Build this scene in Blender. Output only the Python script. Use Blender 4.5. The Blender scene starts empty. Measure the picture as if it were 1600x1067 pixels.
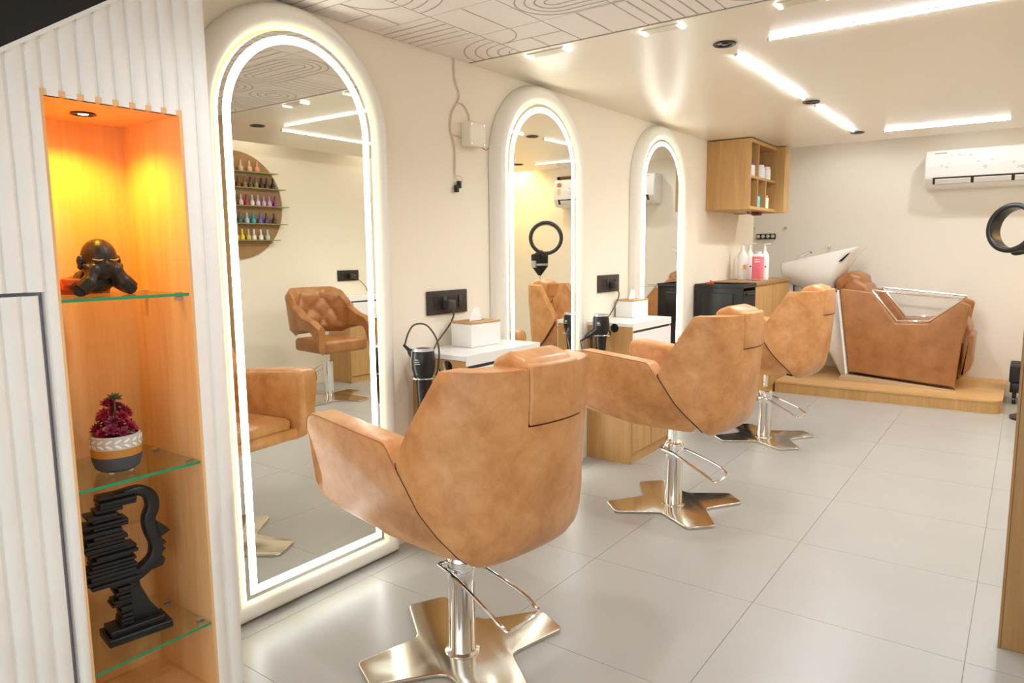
import bpy, bmesh, math, random
from mathutils import Vector, Matrix
random.seed(7)
SC = bpy.context.scene
COL = SC.collection
PI = math.pi

# ------------------------------------------------------------------ camera
cam_data = bpy.data.cameras.new('camera')
cam_data.sensor_width = 36.0
cam_data.lens = 1102.867 / 1600 * 36.0
cam_data.clip_start = 0.02
cam = bpy.data.objects.new('camera', cam_data)
COL.objects.link(cam)
rx = Vector((0.80845308, 0.58849303, -0.00892039))
ry = -Vector((0.06759198, -0.10789039, -0.99186238))
rz = -Vector((-0.58466653, 0.80127125, -0.12700173))
m3 = Matrix((rx, ry, rz)).transposed()
cam.matrix_world = Matrix.Translation((2.22705, 0.0, 1.35)) @ m3.to_4x4()
SC.camera = cam

# ------------------------------------------------------------------ world, exposure
w = bpy.data.worlds.new('world'); SC.world = w
w.use_nodes = True
w.node_tree.nodes['Background'].inputs[0].default_value = (0.93, 0.97, 1.0, 1)
w.node_tree.nodes['Background'].inputs[1].default_value = 1.75
SC.view_settings.view_transform = 'Standard'
SC.view_settings.look = 'None'
SC.view_settings.gamma = 1.0
SC.view_settings.use_curve_mapping = False
SC.view_settings.exposure = 0.2
E_STRIP = 100.0      # ceiling strip lights
E_LED = 9.0        # mirror strips
E_SPOT = 26.0       # downlights (W)

# ------------------------------------------------------------------ materials
MATS = {}
def srgb(r, g, b):
    f = lambda c: (c/255/12.92) if c/255 <= 0.04045 else ((c/255+0.055)/1.055)**2.4
    return (f(r), f(g), f(b), 1.0)
def mat(name, col, rough=0.5, metal=0.0, emit=None, es=0.0, alpha=None, trans=0.0, coat=0.0, spec=0.5, bump=0.0, bscale=60.0, var=0.0, vscale=6.0, sheen=0.0):
    if name in MATS: return MATS[name]
    m = bpy.data.materials.new(name); m.use_nodes = True
    nt = m.node_tree; b = nt.nodes['Principled BSDF']
    b.inputs['Base Color'].default_value = col
    b.inputs['Roughness'].default_value = rough
    b.inputs['Metallic'].default_value = metal
    b.inputs['Transmission Weight'].default_value = trans
    b.inputs['Coat Weight'].default_value = coat
    b.inputs['Specular IOR Level'].default_value = spec
    if emit:
        b.inputs['Emission Color'].default_value = emit
        b.inputs['Emission Strength'].default_value = es
    if alpha is not None: b.inputs['Alpha'].default_value = alpha
    if var > 0 or bump > 0:
        tc = nt.nodes.new('ShaderNodeTexCoord')
        if var > 0:
            n = nt.nodes.new('ShaderNodeTexNoise'); n.inputs['Scale'].default_value = vscale; n.inputs['Detail'].default_value = 5
            nt.links.new(tc.outputs['Object'], n.inputs['Vector'])
            r = nt.nodes.new('ShaderNodeValToRGB')
            c0 = [c*(1-var) for c in col[:3]]+[1]; c1 = [min(1, c*(1+var)) for c in col[:3]]+[1]
            r.color_ramp.elements[0].position = 0.3; r.color_ramp.elements[1].position = 0.7
            r.color_ramp.elements[0].color = c0; r.color_ramp.elements[1].color = c1
            nt.links.new(n.outputs['Fac'], r.inputs['Fac'])
            nt.links.new(r.outputs['Color'], b.inputs['Base Color'])
        if bump > 0:
            n2 = nt.nodes.new('ShaderNodeTexNoise'); n2.inputs['Scale'].default_value = bscale; n2.inputs['Detail'].default_value = 4
            nt.links.new(tc.outputs['Object'], n2.inputs['Vector'])
            bp = nt.nodes.new('ShaderNodeBump'); bp.inputs['Strength'].default_value = bump; bp.inputs['Distance'].default_value = 0.004
            nt.links.new(n2.outputs['Fac'], bp.inputs['Height']); nt.links.new(bp.outputs['Normal'], b.inputs['Normal'])
    MATS[name] = m
    return m
def wood(name, ca, cb, axis='z', rough=0.45, scale=1.0):
    m = bpy.data.materials.new(name); m.use_nodes = True
    nt = m.node_tree; b = nt.nodes['Principled BSDF']; b.inputs['Roughness'].default_value = rough
    tc = nt.nodes.new('ShaderNodeTexCoord'); mp = nt.nodes.new('ShaderNodeMapping')
    s = {'x': (0.5, 9, 9), 'y': (9, 0.5, 9), 'z': (9, 9, 0.5)}[axis]
    mp.inputs['Scale'].default_value = [v*scale for v in s]
    nt.links.new(tc.outputs['Object'], mp.inputs['Vector'])
    n = nt.nodes.new('ShaderNodeTexNoise'); n.inputs['Scale'].default_value = 2.2; n.inputs['Detail'].default_value = 7; n.inputs['Roughness'].default_value = 0.62; n.inputs['Distortion'].default_value = 0.6
    nt.links.new(mp.outputs['Vector'], n.inputs['Vector'])
    n3 = nt.nodes.new('ShaderNodeTexNoise'); n3.inputs['Scale'].default_value = 14; n3.inputs['Detail'].default_value = 3
    nt.links.new(mp.outputs['Vector'], n3.inputs['Vector'])
    mx = nt.nodes.new('ShaderNodeMath'); mx.operation = 'MULTIPLY_ADD'; mx.inputs[1].default_value = 0.35
    nt.links.new(n3.outputs['Fac'], mx.inputs[0]); nt.links.new(n.outputs['Fac'], mx.inputs[2])
    r = nt.nodes.new('ShaderNodeValToRGB')
    r.color_ramp.elements[0].position = 0.42; r.color_ramp.elements[1].position = 0.9
    r.color_ramp.elements[0].color = ca; r.color_ramp.elements[1].color = cb
    nt.links.new(mx.outputs[0], r.inputs['Fac']); nt.links.new(r.outputs['Color'], b.inputs['Base Color'])
    MATS[name] = m
    return m
def glassy(name, tint, refl=0.12):
    m = bpy.data.materials.new(name); m.use_nodes = True
    nt = m.node_tree; nt.nodes.clear()
    o = nt.nodes.new('ShaderNodeOutputMaterial'); mix = nt.nodes.new('ShaderNodeMixShader')
    t = nt.nodes.new('ShaderNodeBsdfTransparent'); g = nt.nodes.new('ShaderNodeBsdfGlossy')
    t.inputs[0].default_value = tint; g.inputs['Roughness'].default_value = 0.03
    lw = nt.nodes.new('ShaderNodeLayerWeight'); lw.inputs[0].default_value = 0.5
    pw = nt.nodes.new('ShaderNodeMath'); pw.operation = 'POWER'; pw.inputs[1].default_value = 3.0
    ma = nt.nodes.new('ShaderNodeMath'); ma.operation = 'MULTIPLY_ADD'; ma.inputs[1].default_value = 0.5; ma.inputs[2].default_value = 0.03
    nt.links.new(lw.outputs['Facing'], pw.inputs[0]); nt.links.new(pw.outputs[0], ma.inputs[0]); nt.links.new(ma.outputs[0], mix.inputs[0])
    nt.links.new(t.outputs[0], mix.inputs[1]); nt.links.new(g.outputs[0], mix.inputs[2]); nt.links.new(mix.outputs[0], o.inputs[0])
    MATS[name] = m
    return m
def leather(name, c_dark, c_mid, c_light, rough=0.34):
    m = bpy.data.materials.new(name); m.use_nodes = True
    nt = m.node_tree; b = nt.nodes['Principled BSDF']; b.inputs['Roughness'].default_value = rough
    tc = nt.nodes.new('ShaderNodeTexCoord')
    n = nt.nodes.new('ShaderNodeTexNoise'); n.inputs['Scale'].default_value = 9; n.inputs['Detail'].default_value = 7; n.inputs['Roughness'].default_value = 0.66; n.inputs['Distortion'].default_value = 0.25
    nt.links.new(tc.outputs['Object'], n.inputs['Vector'])
    r = nt.nodes.new('ShaderNodeValToRGB'); e = r.color_ramp.elements
    e[0].position = 0.33; e[0].color = c_dark; e[1].position = 0.68; e[1].color = c_light
    x = e.new(0.5); x.color = c_mid
    nt.links.new(n.outputs['Fac'], r.inputs['Fac']); nt.links.new(r.outputs['Color'], b.inputs['Base Color'])
    v = nt.nodes.new('ShaderNodeTexVoronoi'); v.inputs['Scale'].default_value = 260
    nt.links.new(tc.outputs['Object'], v.inputs['Vector'])
    bp = nt.nodes.new('ShaderNodeBump'); bp.inputs['Strength'].default_value = 0.08; bp.inputs['Distance'].default_value = 0.002
    nt.links.new(v.outputs['Distance'], bp.inputs['Height']); nt.links.new(bp.outputs['Normal'], b.inputs['Normal'])
    MATS[name] = m
    return m

M_WALL = mat('wall_paint', srgb(243, 232, 212), 0.75, bump=0.05, bscale=25)
M_WALL2 = mat('wall_paint_back', srgb(243, 236, 222), 0.75, bump=0.05, bscale=25)
M_CEIL = mat('ceiling_gloss_paint', srgb(238, 228, 208), 0.28, bump=0.03, bscale=3)
M_CTILE = mat('ceiling_tile_laminate', srgb(238, 228, 220), 0.55)
M_CLINE = mat('ceiling_inlay_line', srgb(178, 160, 150), 0.6)
M_DARK = mat('dark_gap', srgb(60, 52, 40), 0.7)
M_FLOOR = mat('floor_tile_stone', srgb(174, 172, 166), 0.3, bump=0.0, var=0.03, vscale=3)
M_GROUT = mat('floor_grout', srgb(158, 153, 144), 0.8)
M_WHITEP = mat('panel_white', srgb(250, 248, 243), 0.5, var=0.02, vscale=10)
M_BLACKS = mat('black_stair', srgb(22, 22, 24), 0.6)
M_GAP = mat('door_gap_grey', srgb(168, 172, 190), 0.6)
M_NICHE = wood('niche_wood', srgb(232, 178, 116), srgb(246, 202, 144), 'z')
M_OAK = wood('light_oak', srgb(178, 134, 76), srgb(204, 162, 104), 'z')
M_OAKX = wood('light_oak_across', srgb(190, 146, 90), srgb(214, 172, 116), 'x')
M_OAKD = wood('mid_oak', srgb(150, 112, 66), srgb(174, 134, 84), 'z')
M_WLAM = mat('white_laminate', srgb(244, 242, 238), 0.25)
M_FRAME = mat('mirror_frame_white', srgb(240, 236, 224), 0.4)
M_MIRROR = mat('mirror_glass', (0.86, 0.86, 0.79, 1), 0.0, 1.0)
M_LED = mat('led_white', (1, 1, 1, 1), 0.5, emit=(0.93, 0.97, 0.98, 1), es=E_LED)
M_HALO = mat('led_halo', (1, 1, 0.8, 1), 0.5, emit=(1.0, 0.93, 0.42, 1), es=3.0)
M_STRIP = mat('strip_diffuser', (1, 1, 1, 1), 0.5, emit=(0.88, 0.95, 1.0, 1), es=E_STRIP)
M_LEATH = leather('tan_leather', srgb(186, 126, 73), srgb(207, 147, 90), srgb(220, 164, 110))
M_LEATH2 = leather('brown_leather', srgb(154, 98, 52), srgb(166, 110, 62), srgb(176, 120, 70), 0.36)
M_PIPE = mat('dark_piping', srgb(156, 98, 56), 0.5)
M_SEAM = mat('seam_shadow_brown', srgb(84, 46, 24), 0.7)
M_CHROME = mat('chrome', (0.86, 0.86, 0.86, 1), 0.08, 1.0)
M_STEEL = mat('polished_steel', (0.70, 0.66, 0.58, 1), 0.16, 1.0)
M_BLACK = mat('black_plastic', srgb(26, 26, 28), 0.28)
M_BLACKM = mat('black_matt', srgb(24, 24, 26), 0.6)
M_SOCK = mat('socket_black', srgb(52, 47, 46), 0.4)
M_SOCK2 = mat('socket_module', srgb(38, 34, 34), 0.3)
M_SILV = mat('silver_ring', srgb(205, 205, 208), 0.3, 0.6)
M_WHITE = mat('white_plastic', srgb(244, 242, 238), 0.35)
M_CERAM = mat('white_ceramic', srgb(246, 243, 236), 0.12)
M_GLASS = glassy('shelf_glass', (0.93, 0.97, 0.94, 1))
M_GEDGE = mat('glass_edge_green', srgb(40, 150, 100), 0.15)
M_GEDGE2 = mat('glass_edge_olive', srgb(150, 150, 90), 0.3)
M_ACRY = glassy('clear_acrylic', (0.97, 0.97, 0.95, 1))
M_CORD = mat('grey_cord', srgb(84, 76, 70), 0.5)
M_WIRE = mat('pinkish_wire', srgb(216, 190, 168), 0.6)

# ------------------------------------------------------------------ mesh helpers
OFF = {}
def BM(): return bmesh.new()
def finish(bm, smooth=35.0):
    bmesh.ops.remove_doubles(bm, verts=bm.verts, dist=1e-6)
    bmesh.ops.recalc_face_normals(bm, faces=bm.faces)
    a = math.radians(smooth)
    for f in bm.faces: f.smooth = True
    for e in bm.edges:
        if len(e.link_faces) == 2:
            e.smooth = e.calc_face_angle(0) < a
        else: e.smooth = False
def obj(name, bm, material, parent=None, smooth=35.0, bevel=0.0, seg=2, recalc=True):
    if recalc: finish(bm, smooth)
    off = OFF.get(parent, Vector((0, 0, 0))) if parent else None
    if parent is None:
        lo = Vector([min(v.co[i] for v in bm.verts) for i in range(3)]); hi = Vector([max(v.co[i] for v in bm.verts) for i in range(3)])
        off = Vector(((lo.x+hi.x)/2, (lo.y+hi.y)/2, lo.z))
    for v in bm.verts: v.co -= off
    me = bpy.data.meshes.new(name); bm.to_mesh(me); bm.free()
    mats = material if isinstance(material, (list, tuple)) else [material]
    for mm in mats: me.materials.append(mm)
    o = bpy.data.objects.new(name, me); COL.objects.link(o)
    if parent is None: o.location = off
    else: o.parent = parent
    OFF[o] = off
    if bevel > 0:
        b = o.modifiers.new('bevel', 'BEVEL'); b.width = bevel; b.segments = seg; b.limit_method = 'ANGLE'; b.angle_limit = math.radians(40); b.harden_normals = False
    return o
def thing(name, label, cat, loc=(0, 0, 0), group=None, local=False, rotz=0.0):
    o = bpy.data.objects.new(name, None); COL.objects.link(o); o.empty_display_size = 0.1
    o.location = loc; o.rotation_euler = (0, 0, rotz)
    OFF[o] = Vector((0, 0, 0)) if local else Vector(loc)
    o['label'] = label; o['category'] = cat
    if group: o['group'] = group
    return o
def tag(o, label, cat, group=None):
    o['label'] = label; o['category'] = cat
    if group: o['group'] = group
    return o
def struct(name, bm, m, parent=None, label=None, **k):
    o = obj(name, bm, m, parent, **k); o['kind'] = 'structure'
    if label: o['label'] = label
    return o
def dup(root, loc, rotz, label=None):
    r = root.copy(); COL.objects.link(r); r.location = loc; r.rotation_euler = (0, 0, rotz)
    if label: r['label'] = label
    for ch in list(root.children):
        c = ch.copy(); COL.objects.link(c); c.parent = r
        for g in list(ch.children):
            d = g.copy(); COL.objects.link(d); d.parent = c
    return r
def box(bm, x0, x1, y0, y1, z0, z1, mi=0):
    vs = [bm.verts.new(p) for p in ((x0,y0,z0),(x1,y0,z0),(x1,y1,z0),(x0,y1,z0),(x0,y0,z1),(x1,y0,z1),(x1,y1,z1),(x0,y1,z1))]
    for f in ((0,3,2,1),(4,5,6,7),(0,1,5,4),(1,2,6,5),(2,3,7,6),(3,0,4,7)):
        q = bm.faces.new([vs[i] for i in f]); q.material_index = mi
    return bm
def ring_loft(bm, rings, closed_u=True, cap0=True, cap1=True, mi=0):
    L = [[bm.verts.new(p) for p in r] for r in rings]
    n = len(L[0])
    for a, b in zip(L[:-1], L[1:]):
        for i in range(n if closed_u else n-1):
            j = (i+1) % n
            f = bm.faces.new((a[i], a[j], b[j], b[i])); f.material_index = mi
    if cap0 and closed_u: bm.faces.new(list(reversed(L[0]))).material_index = mi
    if cap1 and closed_u: bm.faces.new(L[-1]).material_index = mi
    return L
def basis(d):
    d = Vector(d).normalized(); a = Vector((0, 0, 1)) if abs(d.z) < 0.9 else Vector((1, 0, 0))
    u = d.cross(a).normalized(); return u, d.cross(u).normalized()
def cyl(bm, p0, p1, r0, r1=None, seg=20, mi=0):
    r1 = r0 if r1 is None else r1
    p0, p1 = Vector(p0), Vector(p1); u, v = basis(p1-p0)
    R = lambda p, r: [p+u*r*math.cos(2*PI*i/seg)+v*r*math.sin(2*PI*i/seg) for i in range(seg)]
    ring_loft(bm, [R(p0, r0), R(p1, r1)], mi=mi); return bm
def lathe(bm, prof, c=(0, 0, 0), axis=(0, 0, 1), seg=24, mi=0):
    c = Vector(c); ax = Vector(axis).normalized(); u, v = basis(ax)
    hollow = prof[0][0] > 1e-6 and prof[-1][0] > 1e-6      # a ring: close the section on itself
    prof = [(max(r, 1e-5), z) for r, z in prof]+([prof[0]] if hollow else [])
    rings = [[c+ax*z+u*r*math.cos(2*PI*i/seg)+v*r*math.sin(2*PI*i/seg) for i in range(seg)] for r, z in prof]
    ring_loft(bm, rings, cap0=not hollow, cap1=not hollow, mi=mi); return bm
def spline(pts, n=8):
    pts = [Vector(p) for p in pts]; out = []
    for i in range(len(pts)-1):
        p0 = pts[max(i-1, 0)]; p1 = pts[i]; p2 = pts[i+1]; p3 = pts[min(i+2, len(pts)-1)]
        for k in range(n):
            t = k/n
            out.append(0.5*((2*p1)+(p2-p0)*t+(2*p0-5*p1+4*p2-p3)*t*t+(3*p1-p0-3*p2+p3)*t**3))
    out.append(pts[-1]); return out
def tube(bm, pts, r, seg=8, closed=False, mi=0):
    pts = [Vector(p) for p in pts]; n = len(pts); rings = []; u = None
    for i in range(n):
        if closed: d = pts[(i+1) % n]-pts[i-1]
        else: d = pts[min(i+1, n-1)]-pts[max(i-1, 0)]
        d.normalize()
        if u is None: u = basis(d)[0]
        else: u = (u-d*u.dot(d)).normalized()
        v = d.cross(u); rr = r[i] if isinstance(r, (list, tuple)) else r
        rings.append([pts[i]+u*rr*math.cos(2*PI*k/seg)+v*rr*math.sin(2*PI*k/seg) for k in range(seg)])
    if closed: rings.append(rings[0])
    ring_loft(bm, rings, cap0=not closed, cap1=not closed, mi=mi); return bm
def sphere(bm, c, r, seg=16, rings=10, mi=0, rot=None):
    c = Vector(c); r = Vector(r if isinstance(r, (list, tuple)) else (r, r, r))
    R = []
    for j in range(1, rings):
        t = PI*j/rings
        ring = []
        for i in range(seg):
            p = Vector((r.x*math.sin(t)*math.cos(2*PI*i/seg), r.y*math.sin(t)*math.sin(2*PI*i/seg), r.z*math.cos(t)))
            ring.append(c+(rot @ p if rot else p))
        R.append(ring)
    top = Vector((0, 0, r.z)); bot = Vector((0, 0, -r.z))
    L = ring_loft(bm, R, cap0=False, cap1=False, mi=mi)
    vt = bm.verts.new(c+(rot @ top if rot else top)); vb = bm.verts.new(c+(rot @ bot if rot else bot))
    for i in range(seg):
        j = (i+1) % seg
        bm.faces.new((vt, L[0][j], L[0][i])).material_index = mi
        bm.faces.new((vb, L[-1][i], L[-1][j])).material_index = mi
    return bm
def fillet(poly, rad, n=5):
    out = []; N = len(poly)
    for i in range(N):
        p = Vector(poly[i][:2]); r = poly[i][2] if len(poly[i]) > 2 else rad
        a = (Vector(poly[i-1][:2])-p); b = (Vector(poly[(i+1) % N][:2])-p)
        la, lb = a.length, b.length; a.normalize(); b.normalize()
        ang = a.angle(b); d = min(r/math.tan(ang/2) if ang > 1e-3 else 0, la*0.48, lb*0.48)
        if r <= 0 or d < 1e-5: out.append(p); continue
        s, e = p+a*d, p+b*d
        for k in range(n+1):
            t = k/n; out.append((1-t)**2*s+2*t*(1-t)*p+t*t*e)
    return out
def offset_poly(P, d):
    N = len(P); A = sum(P[i].x*P[(i+1) % N].y-P[(i+1) % N].x*P[i].y for i in range(N)); s = 1 if A > 0 else -1
    out = []
    for i in range(N):
        a = (P[i]-P[i-1]).normalized() if (P[i]-P[i-1]).length > 1e-9 else Vector((1, 0)); b = (P[(i+1) % N]-P[i]); b = b.normalized() if b.length > 1e-9 else a
        n = Vector((-a.y, a.x))+Vector((-b.y, b.x))
        if n.length < 1e-6: n = Vector((-a.y, a.x))
        n.normalize(); c = max(0.5, n.dot(Vector((-a.y, a.x))))
        out.append(P[i]+n*s*d/c)
    return out
def rprism(bm, poly, fmap, d0, d1, r=0.0, rad=0.0, nf=5, nr=3, mi=0):
    """poly (2D, per-corner fillet) swept from d0 to d1 with rounded rims; fmap(a, b, d) -> 3D"""
    P = fillet(poly, rad, nf); rings = []
    if r > 0:
        for k in range(nr+1):
            t = PI/2*k/nr; rings.append((offset_poly(P, r*(1-math.sin(t))), d0+r*(1-math.cos(t))))
        for k in range(nr, -1, -1):
            t = PI/2*k/nr; rings.append((offset_poly(P, r*(1-math.sin(t))), d1-r*(1-math.cos(t))))
    else: rings = [(P, d0), (P, d1)]
    ring_loft(bm, [[Vector(fmap(p.x, p.y, d)) for p in Q] for Q, d in rings], mi=mi); return bm
XZ = lambda a, b, d: (a, d, b)      # profile in x-z, swept along y
YZ = lambda a, b, d: (d, a, b)      # profile in y-z, swept along x
XY = lambda a, b, d: (a, b, d)      # profile in x-y, swept along z
def rbox(bm, x0, x1, y0, y1, z0, z1, r=0.01, rad=None, mi=0):
    return rprism(bm, [(x0, y0), (x1, y0), (x1, y1), (x0, y1)], XY, z0, z1, r, r if rad is None else rad, mi=mi)
def lerp(tab, z):
    if z <= tab[0][0]: return tab[0][1]
    for (a, b), (c, d) in zip(tab[:-1], tab[1:]):
        if z <= c:
            return b+(d-b)*(z-a)/(c-a)
    return tab[-1][1]
def light(name, kind, loc, energy, color, parent, size=0.03, spot=2.2, blend=0.5, target=None):
    L = bpy.data.lights.new(name, kind); L.energy = energy; L.color = color
    if kind in ('POINT', 'SPOT'): L.shadow_soft_size = size
    if kind == 'SPOT': L.spot_size = spot; L.spot_blend = blend
    o = bpy.data.objects.new(name, L); COL.objects.link(o); o.parent = parent
    o.location = Vector(loc)-OFF[parent]
    if target is not None:
        o.rotation_euler = (Vector(target)-Vector(loc)).to_track_quat('-Z', 'Y').to_euler()
    return o

# ================================================================== SETTING
ZC = 2.26; XR = 3.70; YB = 8.0; XL = -0.05
fl = struct('floor', box(BM(), -0.5, XR+0.1, -1.6, YB+0.1, -0.08, -0.004), M_GROUT)
TP = 0.69; tx0 = 0.765-2*TP; ty0 = 2.615-6*TP
tile_me = {}
for i in range(7):
    for j in range(15):
        x0 = max(tx0+i*TP, -0.32); x1 = min(tx0+(i+1)*TP, XR); y0 = max(ty0+j*TP, -1.6); y1 = min(ty0+(j+1)*TP, YB)
        if x1-x0 < 0.03 or y1-y0 < 0.03: continue
        g = 0.0009
        key = (round(x1-x0, 3), round(y1-y0, 3))
        if key not in tile_me:
            a, b = (x1-x0)/2-g, (y1-y0)/2-g
            t = obj('floor_tile', box(BM(), -a, a, -b, b, -0.006, 0.0), M_FLOOR, fl)
            t.data.transform(Matrix.Translation(OFF[fl]))
            tile_me[key] = t.data
        else:
            t = bpy.data.objects.new('floor_tile', tile_me[key]); COL.objects.link(t); t.parent = fl
        t.location = Vector(((x0+x1)/2, (y0+y1)/2, 0))-OFF[fl]
struct('wall_left', box(BM(), XL-0.12, XL, -1.6, 7.28, 0, 2.75), M_WALL)
bm = BM(); box(bm, -0.42, -0.32, 7.28, YB+0.1, 0, 2.75); box(bm, -0.32, XL-0.12, 7.22, 7.28, 0, 2.75)
struct('wall_left_alcove', bm, M_WALL2)
struct('wall_back', box(BM(), -0.42, XR+0.1, YB, YB+0.1, 0, 2.75), M_WALL2)
struct('wall_right', box(BM(), XR, XR+0.1, -1.6, YB, 0, 2.75), M_WALL)
struct('ceiling_upper', box(BM(), -0.42, XR+0.1, -1.6, YB+0.1, 2.75, 2.83), M_CEIL)
CX1 = 3.03
struct('ceiling', box(BM(), XL, CX1, 2.79, 6.83, ZC, ZC+0.12), M_CEIL)
struct('trim_1', box(BM(), XL, CX1, 2.776, 2.79, ZC+0.004, ZC+0.1), M_DARK)
cp = struct('ceiling_patterned', box(BM(), XL, XR, -1.6, 2.776, ZC+0.006, ZC+0.1), M_CLINE)
# laminated ceiling tiles, each with an inlaid line motif
def ribbon(bm, pts, wd, z):
    pts = [Vector((p[0], p[1])) for p in pts]; L = []
    for i, p in enumerate(pts):
        d = pts[min(i+1, len(pts)-1)]-pts[max(i-1, 0)]
        if d.length < 1e-7: continue
        n = Vector((-d.y, d.x)).normalized()*wd/2
        L.append((bm.verts.new((p.x+n.x, p.y+n.y, z)), bm.verts.new((p.x-n.x, p.y-n.y, z))))
    for a, b in zip(L[:-1], L[1:]): bm.faces.new((a[0], a[1], b[1], b[0]))
CW, CH = 0.319, 0.310
def motif(kind, rot):
    bm = BM(); h = 0.5
    def put(pts, wd=0.006):
        c, s = [(1, 0), (0, 1), (-1, 0), (0, -1)][rot]
        q = []
        for x, y in pts:
            X, Y = c*x-s*y, s*x+c*y
            q.append((X*(CW-0.006), Y*(CH-0.006)))
        ribbon(bm, q, wd, -0.0008)
    if kind == 'lines':
        for k in range(1, 6): put([(-h, -h+k/6), (h, -h+k/6)])
    elif kind == 'arcs':
        for k in range(1, 6):
            r = k/6; put([(-h+r*math.cos(t), -h+r*math.sin(t)) for t in [PI/2*i/14 for i in range(15)]])
    elif kind == 'u':
        for k in range(4):
            r = 0.46-0.12*k
            put([(-r, -h)]+[(-r*math.cos(t), 0.02+r*math.sin(t)) for t in [PI*i/18 for i in range(19)]]+[(r, -h)])
    elif kind == 'half':
        put([(-h, 0), (h, 0)]); put([(0, 0), (0, h)])
        put([(-h+0.5*math.cos(t), -h+0.5*math.sin(t)) for t in [PI/2*i/12 for i in range(13)]])
    elif kind == 'rings':
        for r in (0.14, 0.28, 0.42): put([(r*math.cos(t), r*math.sin(t)) for t in [2*PI*i/30 for i in range(31)]])
    elif kind == 'plain':
        put([(0, -h), (0, h)])
    for f in bm.faces:
        if f.calc_area() > 0: f.normal_update()
    return bm
motif_me = {}
tile_bm_me = None
layout = {(0, 7): ('lines', 0), (0, 8): ('arcs', 2), (1, 7): ('plain', 0), (1, 6): ('arcs', 0), (2, 7): ('u', 1), (2, 8): ('plain', 0), (3, 8): ('lines', 1), (0, 6): ('half', 1), (1, 8): ('half', 0)}
for i in range(10):
    for j in range(3, 9):
        xc = XL+CW*(i+0.5); yc = 2.775-CH*(8-j+0.5)
        if tile_bm_me is None:
            t = obj('ceiling_tile', box(BM(), -CW/2+0.003, CW/2-0.003, -CH/2+0.003, CH/2-0.003, 0, 0.006), M_CTILE, cp)
            t.data.transform(Matrix.Translation(OFF[cp])); tile_bm_me = t.data
        else:
            t = bpy.data.objects.new('ceiling_tile', tile_bm_me); COL.objects.link(t); t.parent = cp
        t.location = Vector((xc, yc, ZC))-OFF[cp]
        k = layout.get((i, j)) or (random.choice(['lines', 'arcs', 'u', 'half', 'rings', 'u', 'arcs']), random.randrange(4))
        if k not in motif_me:
            mo = obj('inlay_lines', motif(*k), M_CLINE, None, recalc=False); me = mo.data
            me.transform(Matrix.Translation(mo.location)); mo.location = (0, 0, 0); motif_me[k] = me
        else:
            mo = bpy.data.objects.new('inlay_lines', motif_me[k]); COL.objects.link(mo)
        mo.parent = t

# ================================================================== FLUTED CABINET WITH NICHE
XP = 0.30
ztop = lambda y: 1.808+(y-0.673)*0.68
fc = thing('fluted_cabinet', 'white fluted wall cabinet with a lit wooden shelf niche', 'cabinet', (0.12, 0.7, 0))
def flute(bm, y0, y1, za0, za1=None):
    n = 7; prof = []
    g = 0.0035
    for k in range(n+1):
        t = PI*k/n; prof.append(((y0+y1)/2-((y1-y0)/2-g)*math.cos(t), XP-0.010+0.011*math.sin(t)**0.7))
    A = [(x, y, za0) for y, x in prof]; B = [(x, y, za1 if za1 is not None else ztop(y)) for y, x in prof]
    A += [(XP-0.014, prof[-1][0], za0), (XP-0.014, prof[0][0], za0)]
    B += [(XP-0.014, prof[-1][0], B[-1][2]), (XP-0.014, prof[0][0], B[0][2])]
    ring_loft(bm, [[Vector(p) for p in A], [Vector(p) for p in B]])
    return bm
NY0, NY1, NZ = 0.754, 1.090, 1.730
pt = (NY1-NY0)/8
def backing(y0, y1, z0, z1=None):
    bm = BM(); P = [(y0, z0), (y1, z0), (y1, z1 or ztop(y1)), (y0, z1 or ztop(y0))]
    return rprism(bm, P, YZ, XP-0.03, XP-0.008)
for a in ((0.05, NY0-0.015, 1.262), (NY0-0.015, NY1+0.015, NZ+0.015), (NY1+0.015, 1.165, 0.0)):
    obj('backing_panel', backing(*a), M_WHITEP, fc)
obj('backing_panel', backing(0.721, NY0-0.015, 0.0, 1.262), M_WHITEP, fc)
for k in range(8): obj('flute', flute(BM(), NY0+k*pt, NY0+(k+1)*pt, NZ), M_WHITEP, fc)
for k in range(2): obj('flute', flute(BM(), NY1+k*0.0475, NY1+(k+1)*0.0475, 0.0), M_WHITEP, fc)
obj('flute', flute(BM(), 0.721, NY0, 0.0), M_WHITEP, fc)
for k in range(14): obj('flute', flute(BM(), 0.721-(k+1)*pt, 0.721-k*pt, 1.262), M_WHITEP, fc)
obj('door_gap', rprism(BM(), [(0.10, 0.0), (0.721, 0.0), (0.721, 1.262), (0.10, 1.262)], YZ, XP-0.05, XP-0.032), M_GAP, fc)
dr = obj('door', rprism(BM(), [(0.12, 0.02), (0.706, 0.02), (0.706, 1.253), (0.12, 1.253)], YZ, XP-0.03, XP-0.008), M_WHITEP, fc)
for k in range(13): obj('flute', flute(BM(), 0.706-(k+1)*pt, 0.706-k*pt, 0.02, 1.253), M_WHITEP, dr)
bm = BM(); y0, y1 = 0.05, 1.185
rprism(bm, [(y0, ztop(y0)), (y1, ztop(y1)), (y1, ztop(y1)+0.012), (y0, ztop(y0)+0.012)], YZ, -0.04, XP+0.006)
obj('top_trim', bm, M_WHITEP, fc)
obj('end_panel', box(BM(), -0.045, XP-0.008, 1.165, 1.1849, 0.0, 2.14), M_WHITEP, fc)
bm = BM(); box(bm, -0.045, -0.03, NY0-0.015, NY1+0.015, 0, NZ+0.015); obj('niche_back', bm, M_NICHE, fc)
obj('niche_side', box(BM(), -0.03, XP-0.002, NY1, NY1+0.015, 0.0, NZ+0.015), M_NICHE, fc)
obj('niche_side', box(BM(), -0.03, XP-0.002, NY0-0.015, NY0, 0.0, NZ+0.015), M_NICHE, fc)
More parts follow.
